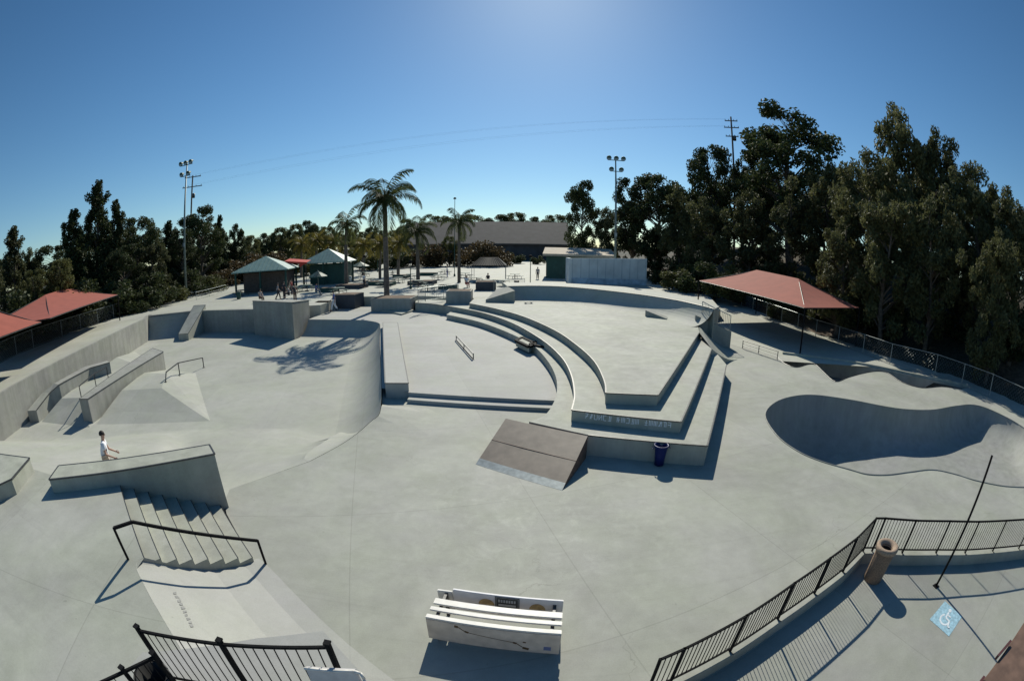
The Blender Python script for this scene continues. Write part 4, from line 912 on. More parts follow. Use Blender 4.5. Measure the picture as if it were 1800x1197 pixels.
# picnic tables: build one, copy the rest
def picnic(loc, label):
    t = thing('picnic_table', loc, label, 'picnic table', 'dark green picnic tables on the far plaza'); c = Vector(loc)
    m = MB(); m.lathe([(.01, .70), (.72, .70), (.75, .73), (.72, .76), (.01, .765)], c, 16); m.build('table_top', M['dgreen'], t)
    m = MB(); m.tube(c, c+Vector((0, 0, .7)), .06, 8); m.box(c+Vector((0,0,.03)), (.6,.6,.04)); m.build('pedestal', M['dsteel'], t)
    for k in range(4):
        a = R(45+90*k); p = c+Vector((math.cos(a)*1.05, math.sin(a)*1.05, 0)); m = MB(); m.box(p+Vector((0,0,.44)), (.9, .34, .05), a+math.pi/2); m.build('seat', M['dgreen'], t)
        m = MB(); m.beam(c+Vector((0,0,.3)), p+Vector((0,0,.40)), .05, .05); m.tube(p, p+Vector((0,0,.42)), .03, 6); m.build('seat_arm', M['dsteel'], t)
    return t
spots = [(424, 520, 'in front of the left pavilion'), (540, 511, 'between the two pavilions'), (652, 499, 'left of the tallest palm'), (640, 486, 'by the green umbrella'), (700, 497, 'just right of the tallest palm'), (735, 503, 'beside the slim middle palm'), (770, 492, 'between the middle palm and the right palm'),
         (782, 482, 'farthest back between the two slim palms'), (838, 497, 'right of the planter at the right palm'), (858, 502, 'in front of the black tent'), (905, 490, 'behind the wide railing'), (596, 517, 'nearest the dark round fronted planter'), (676, 504, 'behind the trunk of the tallest palm'), (722, 490, 'far behind the slim middle palm'), (690, 483, 'farthest back behind the tallest palm'), (752, 512, 'nearest the barred railing of the far plaza'), (818, 488, 'far behind the slim right palm'), (515, 514, 'in the group by the left pavilion'), (885, 503, 'right behind the wide railing')]
pt0 = None
for px, py, w in spots:
    p = P3(px, py); lab = 'dark green round picnic table ' + w
    if pt0 is None: pt0 = picnic(p, lab)
    else: dup(pt0, p, random.random(), 1.0, lab)
def umbrella(px, py, w, h, mat, label):
    c = P3(px, py); t = thing('patio_umbrella', c, label, 'umbrella'); m = MB(); n = 8
    for k in range(n):
        a0, a1 = 2*math.pi*k/n, 2*math.pi*(k+1)/n
        f = lambda a, r, z: c+Vector((math.cos(a)*r, math.sin(a)*r, z))
        m.face([f(a0, w/2, h-.7), f(a1, w/2, h-.7), c+Vector((0, 0, h))]); m.face([f(a0, w/2, h-.85), f(a1, w/2, h-.85), f(a1, w/2, h-.7), f(a0, w/2, h-.7)])
    m.build('canopy', M[mat], t); m = MB(); m.tube(c, c+Vector((0, 0, h+.1)), .03, 8); m.build('pole', M['steel'], t); m = MB(); m.lathe([(.3, 0), (.3, .08), (.05, .12)], c, 12); m.build('base', M['dsteel'], t)
umbrella(634, 492, 3.2, 2.9, 'dgreen', 'dark green patio umbrella next to the pale green roofed pavilion')
umbrella(560, 512, 2.6, 2.6, 'dgreen', 'dark green patio umbrella in front of the pale green roofed pavilion')
c = P3(860, 492); t = thing('canopy_tent', c, 'black pop up tent with a sloping roof under the brown trees', 'tent')
m = MB(); hip(m, c, 5.0, 4.2, 2.2, 3.3, 0, ridge=2.6); m.build('fabric', M['rubber'], t)
for sx in (-1, 1):
    for sy in (-1, 1):
        m = MB(); p = c+Vector((sx*2.4, sy*2.0, 0)); m.tube(p, p+Vector((0,0,2.15)), .04, 6); m.build('leg', M['steel'], t)
# planters, low walls and slabs of the far plaza
def planter(label, px0, px1, py, h, dep, mat='gwall', plant=None, z=None):
    a, b = (P3(px0, py), P3(px1, py)) if z is None else (at(px0, py, z), at(px1, py, z)); d = (b-a).normalized(); n = Vector((-d.y, d.x, 0))
    if n.y < 0: n = -n
    t = thing('planter_box', (a+b)/2, label, 'planter', 'concrete planters of the far plaza'); q = [a, b, b+n*dep, a+n*dep]
    m = MB(); m.prism([(p.x, p.y) for p in q], a.z-.9, a.z+h); m.build('box', M[mat], t)
    m = MB(); i = n*.12; e = d*.12; qq = [a+i+e, b+i-e, b+n*dep-i-e, a+n*dep-i+e]; m.prism([(p.x, p.y) for p in qq], a.z+h-.05, a.z+h+.02); m.build('soil', M['dirt'], t)
    return t
planter('grey concrete planter box at the foot of the right slim palm', 784, 828, 531, 1.0, 2.2, 'wall')
planter('dark round fronted planter wall right of the skater in blue', 588, 624, 538, 1.15, 2.4, 'gwall', z=.6)
planter('low dark planter round the tallest palm', 652, 722, 535, .55, 2.8, 'wall', z=1.0)
planter('low planter holding the slim middle palm', 716, 760, 501, .5, 2.4, 'gwall')
planter('low dark planter holding the smaller left palm', 590, 632, 508, .5, 2.4, 'gwall')
planter('dark planter box behind the wide railing at the tent', 836, 872, 511, 1.0, 2.0, 'gwall')
for a_ in ((646, 690, 502, 'low dark planter bench left of the tallest palm trunk'), (770, 802, 509, 'low dark planter bench left of the planter box at the right palm'), (690, 716, 489, 'low dark planter bench far behind the tallest palm'), (736, 766, 485, 'low dark planter bench far behind the slim middle palm'), (560, 586, 514, 'low dark planter bench in front of the snack pavilion')):
    planter(a_[3], a_[0], a_[1], a_[2], .5, 1.2, 'dgreen')
# low slab on the terrace and curb wall at its back
m = MB(); q = [at(668, 545, .42), at(706, 552, .42), at(728, 545, .42), at(690, 538, .42)]; m.prism([(p.x, p.y) for p in q], .2, .44); o = m.build('manual_pad', M['cast'], loc=q[0]); tag(o, 'low flat concrete pad with a dark edge at the back of the terrace', 'manual pad')
m = MB(); b0_, b1_ = at(553, 545, .5), at(578, 545, .5); m.prism([(b0_.x, b0_.y), (b1_.x, b1_.y), (b1_.x-.2, b1_.y+1.5), (b0_.x-.2, b0_.y+1.5)], .2, 1.25); o = m.build('grind_block', M['wall'], loc=b0_); tag(o, 'small shaded concrete block beside the skater in blue at the bowl edge', 'grind block')
# flat deck between bowl lip and planters
# small loose objects
for px, py, tp, lab in ((642, 500, 452, 'slim dark lamp post left of the tallest palm'), (722, 508, 462, 'slim dark lamp post right of the tallest palm'), (932, 503, 452, 'slim dark lamp post at the right end of the wide railing'), (799, 486, 350, 'tall thin lamp post just left of the right slim palm'), (664, 478, 448, 'small dark lamp post far behind the tallest palm')):
    c = P3(px, py); t = thing('lamp_post', c, lab, 'lamp post', 'lamp posts of the far plaza'); top = far(px, tp, math.hypot(c.x, c.y)).z
    m = MB(); m.tube(c, (c.x, c.y, top), .06, 8, r1=.045); m.build('pole', M['dgreen'], t); m = MB(); m.lathe([(.01, -.05), (.22, -.02), (.26, .12), (.1, .26), (.01, .28)], (c.x, c.y, top), 12); m.build('lamp_head', M['black'], t, smooth=True)
    m = MB(); m.lathe([(.16, 0), (.15, .35), (.07, .42)], c, 10); m.build('base', M['dgreen'], t)
def barrel(px, py, mat, label, h=.9, r=.3):
    c = P3(px, py); t = thing('litter_bin', c, label, 'bin'); m = MB(); m.lathe([(.01, 0), (r*.85, 0), (r, h*.3), (r, h), (r*.8, h+.05), (.01, h+.08)], c, 14); m.build('drum', M[mat], t, smooth=True)
    m = MB(); m.lathe([(r*1.02, h-.04), (r*1.06, h), (r*1.02, h+.04)], c, 14); m.build('rim', M['dsteel'], t)
barrel(908, 507, 'ply', 'yellowish brown litter bin at the right end of the wide railing')
barrel(615, 496, 'white', 'white litter bin under the smaller left palm')
barrel(420, 526, 'dgreen', 'dark green litter bin left of the park pavilion')
c = at(929, 534, 1.5); t = thing('skateboard', c, 'tiny dark skateboard lying on the top tier near the back ramp', 'skateboard'); m = MB(); m.box(c+Vector((0,0,.1)), (.8, .2, .02), .4); m.build('deck', M['black'], t)
for s in (-.26, .26):
    m = MB(); m.box(c+Vector((s*math.cos(.4), s*math.sin(.4), .045)), (.07, .22, .06), .4); m.build('wheels', M['white'], t)
w = [at(1128, 557, 1.5), at(1180, 562, 1.5)]
m = MB(); a, b = at(1134, 556, 1.5), at(1172, 562, 1.5); m.prism([(a.x, a.y), (b.x, b.y), (b.x+.4, b.y+.9), (a.x+.4, a.y+.9)], 1.45, [1.95, 1.56, 1.56, 1.95]); o = m.build('wedge_ramp', M['wall'], loc=a); tag(o, 'small concrete wedge on the top tier in front of the curved quarter pipe', 'wedge')
# ================================================================ PEOPLE
def person(name_label, joints, radii, edges, parts, loc, rz=0, sc=1.0, group=None, sub=2):
    me = bpy.data.meshes.new('person_skin'); me.from_pydata([Vector(j) for j in joints], edges, []); o = bpy.data.objects.new('tmp', me); COL.objects.link(o)
    md = o.modifiers.new('s', 'SKIN'); md.use_smooth_shade = True
    for v, r in zip(me.skin_vertices[0].data, radii): v.radius = r if isinstance(r, tuple) else (r, r)
    me.skin_vertices[0].data[0].use_root = True
    ss = o.modifiers.new('u', 'SUBSURF'); ss.levels = sub
    dg = bpy.context.evaluated_depsgraph_get(); ev = o.evaluated_get(dg); nm = bpy.data.meshes.new_from_object(ev); bpy.data.objects.remove(o)
    return nm
def make_person(label, loc, rz, pose, shirt, pants, hairm='hair', sc=1.0, group=None):
    # skeleton facing +X; z up; metres for a 1.75 m person
    J = {}; hipz = .93
    if pose == 'stand': L = dict(kl=(.03, .10, .49), al=(0, .11, .08), kr=(.03, -.10, .49), ar=(0, -.11, .08), el=(-.02, .25, 1.12), wl=(.08, .27, .88), er=(-.02, -.25, 1.12), wr=(.08, -.27, .88)); lean = .0
    elif pose == 'walk': L = dict(kl=(.20, .09, .52), al=(.26, .09, .09), kr=(-.06, -.09, .50), ar=(-.30, -.09, .14), el=(-.12, .25, 1.14), wl=(-.06, .28, .90), er=(.10, -.25, 1.14), wr=(.28, -.25, .98)); lean = .03
    elif pose == 'push': L = dict(kl=(.24, .09, .58), al=(.16, .10, .14), kr=(.02, -.10, .50), ar=(-.26, -.11, .12), el=(.18, .26, 1.10), wl=(.40, .24, .98), er=(.10, -.27, 1.12), wr=(.34, -.30, 1.00)); lean = .10
    else: L = dict(kl=(.44, .11, .50), al=(.46, .12, .08), kr=(.44, -.11, .50), ar=(.46, -.12, .08), el=(.08, .25, .80), wl=(.32, .16, .66), er=(.08, -.25, .80), wr=(.32, -.16, .66)); hipz = .52; lean = .05
    dz = hipz-.93
    pel = Vector((0, 0, hipz)); ch = Vector((lean*.7, 0, 1.28+dz)); nk = Vector((lean, 0, 1.49+dz)); hd = Vector((lean+.03, 0, 1.64+dz))
    sl, sr = Vector((lean*.8, .185, 1.42+dz)), Vector((lean*.8, -.185, 1.42+dz))
    if pose == 'sit':
        pass
    hl, hr_ = Vector((.01, .09, hipz-.02)), Vector((.01, -.09, hipz-.02))
    V_ = [pel, Vector((lean*.3, 0, 1.08+dz)), ch, nk, hd+Vector((-.005, 0, -.05)), hd+Vector((0, 0, .06)), sl, Vector(L['el']), Vector(L['wl']), Vector(L['wl'])+(Vector(L['wl'])-Vector(L['el'])).normalized()*.14,
          sr, Vector(L['er']), Vector(L['wr']), Vector(L['wr'])+(Vector(L['wr'])-Vector(L['er'])).normalized()*.14, hl, Vector(L['kl']), Vector(L['al']), Vector(L['al'])+Vector((.16, .02, -.045)), hr_, Vector(L['kr']), Vector(L['ar']), Vector(L['ar'])+Vector((.16, -.02, -.045))]
    E_ = [(0,1),(1,2),(2,3),(3,4),(4,5),(2,6),(6,7),(7,8),(8,9),(2,10),(10,11),(11,12),(12,13),(0,14),(14,15),(15,16),(16,17),(0,18),(18,19),(19,20),(20,21)]
    rad = [(.10,.145),(.095,.13),(.115,.16),.055,.085,.075,.06,.042,.028,.03,.06,.042,.028,.03,.085,.058,.042,.035,.085,.058,.042,.035]
    root = thing('person', loc, label, 'person', group); root.rotation_euler = (0, 0, rz); root.scale = (sc,)*3
    def add(nm, mesh, mat, par=root):
        mesh.materials.clear(); mesh.materials.append(M[mat]); o = bpy.data.objects.new(nm, mesh); COL.objects.link(o); o.parent = par; return o
    def grow(ids, edges, rr): return person('', [V_[i] for i in ids], rr, edges, None, None)
    add('body', person('', V_, rad, E_, None, None), 'skin')
    ids = [0,1,2,6,10,7,11]; vs = [V_[0]+Vector((0,0,.0)), V_[1], V_[2]+Vector((0,0,.03)), V_[6], V_[10], V_[6].lerp(V_[7], .62), V_[10].lerp(V_[11], .62)]
    add('shirt', person('', vs, [(.135,.185),(.125,.165),(.14,.185),.085,.085,.075,.075], [(0,1),(1,2),(2,3),(3,5),(2,4),(4,6)], None, None), shirt)
    k_ = .95 if pants != 'khaki' else .35
    vs = [V_[0], V_[14], V_[15], V_[15].lerp(V_[16], k_), V_[18], V_[19], V_[19].lerp(V_[20], k_)]
    add('trousers', person('', vs, [(.125,.165),.105,.082,.072,.105,.082,.072], [(0,1),(1,2),(2,3),(0,4),(4,5),(5,6)], None, None), pants)
    # hair, face features, shoes
    def blob(nm, c, s, mat, z0=-1.0):
        m = MB(); pr = [(math.cos(a), math.sin(a)) for a in [R(x) for x in range(int(math.degrees(math.asin(z0))), 91, 15)]]
        m.lathe([(max(.001, r), z) for r, z in pr], (0,0,0), 14); m.v = [(c[0]+v[0]*s[0], c[1]+v[1]*s[1], c[2]+v[2]*s[2]) for v in m.v]; o = m.build(nm, M[mat], None, smooth=True); o.parent = root; return o
    blob('hair', hd+Vector((-.022, 0, .045)), (.108, .092, .105), hairm, -.3)
    blob('nose', hd+Vector((.085, 0, .005)), (.022, .014, .025), 'skin')
    for s in (-1, 1):
        blob('eye', hd+Vector((.074, s*.032, .035)), (.012, .014, .010), 'hair'); blob('ear', hd+Vector((0, s*.083, .01)), (.025, .014, .034), 'skin')
        a = V_[16] if s > 0 else V_[20]; blob('shoe', a+Vector((.06, 0, -.045)), (.15, .055, .055), 'darkc', -.6)
        # hands: palm ends in four bent fingers and a thumb
        w_, e_ = (V_[8], V_[7]) if s > 0 else (V_[12], V_[11]); d = (w_-e_).normalized(); sd = d.cross(Vector((0, s, 0))).normalized(); m = MB()
        for k in range(4):
            b = w_+d*.10+sd*(-.03+.02*k); l = (.065, .078, .074, .058)[k]; mid_ = b+d*l*.55; m.tube(b, mid_, .0085, 6, r1=.008); m.tube(mid_, mid_+d*l*.45+Vector((0, -s*.018, 0)), .008, 6, r1=.006)
        b = w_+d*.04+sd*.03; m.tube(b, b+d*.05+sd*.03, .010, 6, r1=.008); m.tube(b+d*.05+sd*.03, b+d*.085+sd*.03, .008, 6, r1=.006); o = m.build('hand', M['skin'], None, smooth=True); o.parent = root
    return root
def solve_person(px, head_py, z_of):      # feet stand on the bank surface
    pass
bz = None
for yy in np.arange(838, 880, .5):        # find where a 1.72 m person standing on the bowl bank reaches the observed head height
    p = at(200, yy, .4)
    for _ in range(8): p = at(200, yy, bowl_z(p.x, p.y) if inside((p.x, p.y), bowl_outer) else 1.2)
    if abs(far(187, 770, math.hypot(p.x, p.y)).z-p.z-1.72) < .04: bz = p; break
    if far(187, 770, math.hypot(p.x, p.y)).z-p.z > 1.72: bz = p; break
bz = bz or at(200, 852, .3)
make_person('person in a white tee and khaki shorts with dark hair riding behind the long ledge', bz, R(48), 'push', 'wtee', 'khaki', sc=.96)
t = thing('skateboard', bz, 'skateboard under the rider in the white tee', 'skateboard'); m = MB(); m.box(bz+Vector((0,0,.09)), (.8, .2, .02), R(48)); m.build('deck', M['brown'], t)
for s in (-.26, .26):
    m = MB(); m.box(bz+Vector((s*.67, s*.74, .045)), (.07, .22, .06), R(48)); m.build('wheels', M['white'], t)
pb_ = at(588, 547, .3)
make_person('skater in a blue shirt standing at the back lip of the bowl', pb_, R(200), 'walk', 'bluec', 'wtee', sc=1.15)
crowd = [(489, 527, 'walk', 'greyc', 'darkc', 'person in grey top with dark trousers, left end of the group by the left pavilion', 30), (500, 524, 'stand', 'darkc', 'darkc', 'person dressed all in black standing in the group by the left pavilion', 80), (508, 524, 'sit', 'greyc', 'darkc', 'person in grey top sitting low in the group by the left pavilion', 200),
         (519, 531, 'walk', 'darkc', 'brown', 'person in black top and brown trousers walking at the right end of the group', -60), (513, 518, 'stand', 'redt', 'darkc', 'person in a red top standing behind the group by the left pavilion', 10), (458, 531, 'sit', 'khaki', 'brown', 'person in tan clothes crouching on the back deck in front of the left pavilion', -20),
         (640, 506, 'stand', 'wtee', 'darkc', 'person in white top standing left of the tallest palm', 40), (656, 470, 'walk', 'darkc', 'darkc', 'tiny dark figure walking on the far open pavement', 120), (858, 499, 'sit', 'darkc', 'darkc', 'person in dark clothes sitting in front of the black tent', 250), (786, 488, 'stand', 'wtee', 'bluec', 'person in white top and blue trousers between the slim palms', 10),
         (945, 491, 'stand', 'khaki', 'darkc', 'person in tan top and dark trousers standing left of the green building', 90), (556, 519, 'sit', 'bluec', 'greyc', 'person in blue top sitting near the pale green roofed pavilion', 15), (820, 505, 'sit', 'wtee', 'redt', 'person in white top sitting on the planter at the right palm', 300)]
for px, py, pose, s, pnt, lab, a in crowd:
    p = P3(px, py); make_person(lab, p, R(a), pose, s, pnt, sc=1.05, group='people on the far plaza')
# ================================================================ TERRAIN
OUT = [(-31, -10), (-34.5, 6), (-38, 13), (-40.5, 19.6), (-41.5, 24), (-44, 34), (-47, 42), (-62, 68), (-80, 150), (30, 150), (27.6, 78), (28.2, 70), (27.6, 58), (27, 45), (27.3, 33), (27.6, 23), (29.8, 19.5), (30.4, 14), (30, 8), (31, -10)]
OUTC = OUT+OUT[:1]
def smooth(a, b, x): t = max(0, min(1, (x-a)/(b-a))); return t*t*(3-2*t)
def ground_z(x, y, surf=False):
    d, _ = seg_near(x, y, OUTC); ins = inside((x, y), OUT)
    right = x > 0
    e = (max(0, (y-32)/34*1.2) if y < 75 else 1.4) if right and y < 150 else (1.22 if y < 60 else farz(x, y))
    if y < 0: e = 0 if right else 1.2
    if ins and not surf: return e-.16-6*smooth(2.2, 4.0, d)
    n = .5*math.sin(x*.31+y*.17)+.35*math.sin(x*.13-y*.29+1)+.22*math.sin(x*.9+y*.7)
    if right and x > 25 and y < 140: z = e-.12+7.5*smooth(.6, 26, d)+n*.5*smooth(.5, 6, d)
    elif x < -25 and y < 140: z = e-.10-.0*d+n*.35*smooth(.5, 8, d)+1.0*smooth(20, 60, d)
    else: z = e-.1+n*.5*smooth(1, 15, d)+10*smooth(40, 300, d)
    return z
rings_r = [0, 6, 12, 18, 22] + list(np.arange(24, 60, 1.6)) + list(np.arange(60, 110, 3.5)) + [115, 130, 145, 160, 190, 230, 300, 420, 600, 900]
NA = 220; mb = MB()
for r in rings_r:
    for k in range(NA):
        a = 2*math.pi*k/NA; x, y = r*math.sin(a), r*math.cos(a); mb.v.append((x, y, ground_z(x, y) if r < 420 else 6+r*.004))
for i in range(len(rings_r)-1):
    for k in range(NA):
        a = i*NA+k; b = i*NA+(k+1) % NA; mb.f.append((a, a+NA, b+NA, b)); mb.m.append(0)
g = mb.build('ground', M['litter'], smooth=True); struct(g)
bm = bmesh.new(); bm.from_mesh(g.data); bmesh.ops.recalc_face_normals(bm, faces=bm.faces); 
if sum(f.normal.z for f in bm.faces) < 0: bmesh.ops.reverse_faces(bm, faces=bm.faces)
bm.to_mesh(g.data); bm.free()
# ================================================================ TREES
def leaf_mesh(name, C, S, asp, droop, mat, seed=0, flat=None):
    """C (n,3) leaf spray centres, S (n,) sizes; asp length/width; droop 0 random .. 1 hanging"""
    r = np.random.default_rng(seed); n = len(C)
    d = r.normal(size=(n, 3)); d[:, 2] = d[:, 2]*(1-droop)-droop*1.6; d /= np.linalg.norm(d, axis=1)[:, None]
    u = r.normal(size=(n, 3)); u -= d*(u*d).sum(1)[:, None]; u /= np.linalg.norm(u, axis=1)[:, None]
    L = (S*asp)[:, None]; W = S[:, None]; w2 = np.cross(d, u)
    bend = w2*W*.35
    v = np.stack([C-d*L*.5, C+u*W*.5+bend*.4-d*L*.08, C+d*L*.5+bend*.2, C-u*W*.5+bend*.4+d*L*.06], 1).reshape(-1, 3)
    me = bpy.data.meshes.new(name); me.vertices.add(4*n); me.loops.add(4*n); me.polygons.add(n)
    me.vertices.foreach_set('co', v.astype(np.float32).ravel()); me.loops.foreach_set('vertex_index', np.arange(4*n, dtype=np.int32))
    me.polygons.foreach_set('loop_start', np.arange(0, 4*n, 4, dtype=np.int32)); me.update(); me.validate(); me.materials.append(M[mat]); return me
def trunk_mesh(name, H_, r0, limbs, mat, crook=.3, seed=0):
    rs = random.Random(seed); m = MB(); pts = []; x = y = 0
    for k in range(9):
        pts.append(Vector((x, y, H_*k/8))); x += rs.uniform(-crook, crook)*H_/20; y += rs.uniform(-crook, crook)*H_/20
    for k in range(8): m.tube(pts[k], pts[k+1], r0*(1-k/9), 8, r1=r0*(1-(k+1)/9), cap=False)
    for p in limbs:
        p = Vector(p); hz = max(.1, min(.92, (p.z-.22*math.hypot(p.x, p.y)-.08*H_)/H_)); i = min(7, int(hz*8)); b = pts[i].lerp(pts[i+1], hz*8-i); md = b.lerp(p, .55)+Vector((0, 0, .05*H_*.5))
        rr = r0*(1-hz)*.5+.02; m.tube(b, md, rr, 5, r1=rr*.7, cap=False); m.tube(md, p, rr*.7, 5, r1=rr*.25, cap=False)
    me = bpy.data.meshes.new(name); me.from_pydata(m.v, [], m.f); me.materials.append(M[mat]); me.polygons.foreach_set('use_smooth', [True]*len(me.polygons)); me.update(); return me
def crown(clusters, per, sig, size, seed):
    r = np.random.default_rng(seed); out = []; S = []
    for c, s in clusters:
        n = int(per*s); p = r.normal(size=(n, 3)); p /= (np.linalg.norm(p, axis=1)[:, None]+1e-6); p *= (r.random(n)**.45)[:, None]
        out.append(np.array(c)+p*np.array(sig)*s); S.append(size*(.6+.8*r.random(n)))
    return np.concatenate(out), np.concatenate(S)
TPL = {}
def make_tpl(key, kind, seed):
    rs = random.Random(seed); cl = []
    if kind == 'euc':       # tall, sparse, hanging sprays; 20 m
        subs = []
        for k in range(9):
            z = 4.5+13.3*(k/8)**.9+rs.uniform(-.8, .8); env = 3.3*math.sin(math.pi*min(1, (z+2)/23))**.5*(.55 if k == 8 else 1); a = k*2.4+rs.uniform(-.5, .5); subs.append((env*math.cos(a)*rs.uniform(.45, 1), env*math.sin(a)*rs.uniform(.45, 1), z))
        for c_ in subs:
            for k in range(9): cl.append(((c_[0]+rs.gauss(0, 1.0), c_[1]+rs.gauss(0, 1.0), max(1.5, c_[2]+rs.gauss(-.3, 1.25))), rs.uniform(.6, 1.05)))
        for k in range(8): a = rs.uniform(0, 6.28); cl.append(((2*math.cos(a), 2*math.sin(a), rs.uniform(1.8, 6)), .9))
        C, S = crown(cl, 180, (1.0, 1.0, 1.45), .20, seed); cm = leaf_mesh('crown', C, S, 2.6, .75, 'euc', seed); tm = trunk_mesh('trunk', 18.5, .32, [c[0] for c in cl[::2]], 'bark', .5, seed); Ht = 20
    elif kind == 'clump':   # rounded clumps with sky gaps; 16 m
        for k in range(52):
            a = rs.uniform(0, 2*math.pi); z = rs.uniform(3.8, 15.2); env = 5.2*math.sin(math.pi*min(1, max(.05, (z-1.8)/14.4)))**.6; q = env*(.35+.65*rs.random()); cl.append(((q*math.cos(a), q*math.sin(a), z), rs.uniform(.75, 1.25)))
        C, S = crown(cl, 300, (1.2, 1.2, 1.0), .215, seed); cm = leaf_mesh('crown', C, S, 1.7, .1, 'oak', seed); tm = trunk_mesh('trunk', 14, .38, [c[0] for c in cl], 'bark', .6, seed); Ht = 16
    elif kind == 'cone':    # ragged conifer-like; 16 m
        for k in range(150):
            z = .8+14.9*(k/150)**1.1; env = (5.3*(1-(z/17.2))**1.0+.1)*(.86+.14*math.sin(k*.9)); a = rs.uniform(0, 2*math.pi); q = env*(.3+.7*rs.random()); cl.append(((q*math.cos(a), q*math.sin(a), z+rs.uniform(-.3, .5)), rs.uniform(.6, 1.05)*(.5+.65*(1-z/16))))
        for k in range(4): a = rs.uniform(0, 6.28); cl.append(((1.5*math.cos(a), 1.5*math.sin(a), rs.uniform(11, 14)), .55))
        C, S = crown(cl, 150, (.9, .9, 1.15), .185, seed); cm = leaf_mesh('crown', C, S, 2.1, .2, 'oak', seed); tm = trunk_mesh('trunk', 15, .3, [c[0] for c in cl[::4]], 'bark', .15, seed); Ht = 16
    elif kind == 'bush':    # ground hugging mass; 5 m
        for k in range(30):
            a = rs.uniform(0, 2*math.pi); q = 2.8*math.sqrt(rs.random()); z = .5+3.7*rs.random()*(1-(q/3.4)**2); cl.append(((q*math.cos(a), q*math.sin(a), z), rs.uniform(.7, 1.15)))
        C, S = crown(cl, 190, (.95, .95, .8), .17, seed); C[:, 2] = np.maximum(C[:, 2], .03); cm = leaf_mesh('crown', C, S, 1.8, .2, 'olive', seed); tm = trunk_mesh('trunk', 3, .12, [c[0] for c in cl[::3]], 'bark', .4, seed); Ht = 5
    TPL[key] = (cm, tm, Ht)
for i in range(3): make_tpl('euc%d' % i, 'euc', 11+i); make_tpl('bush%d' % i, 'bush', 41+i)
for i in range(2): make_tpl('clump%d' % i, 'clump', 21+i); make_tpl('cone%d' % i, 'cone', 31+i)
def recolour(key, new, mat):
    cm, tm, Ht = TPL[key]; c2 = cm.copy(); c2.materials.clear(); c2.materials.append(M[mat]); TPL[new] = (c2, tm, Ht)
recolour('bush0', 'rust0', 'rust'); recolour('bush1', 'dark1', 'oak'); recolour('clump1', 'olivetree', 'olive'); recolour('cone0', 'olivecone', 'euc')
def tree(key, name, px, top, dist, w, label, cat='tree', group=None, gz=None):
    """w = crown width factor on top of the height scale"""
    p = far(px, 450, dist); z = ground_z(p.x, p.y, True) if gz is None else gz
    if gz is None and inside((p.x, p.y), OUT): z = farz(p.x, p.y)
    cm, tm, Ht = TPL[key]; hgt = far(px, top, dist).z-z; s = max(.3, hgt/Ht)
    t = thing(name, (p.x, p.y, z-.05), label, cat, group); t.rotation_euler = (0, 0, random.uniform(0, 6.28)); t.scale = (s*w, s*w, s)
    for nm, me in (('crown', cm), ('trunk', tm)):
        o = bpy.data.objects.new(nm, me); COL.objects.link(o); o.parent = t
    return t
RT_ = 'trees of the wooded slope on the right'; LT_ = 'trees of the tree line on the left'; BT_ = 'trees behind the far plaza'
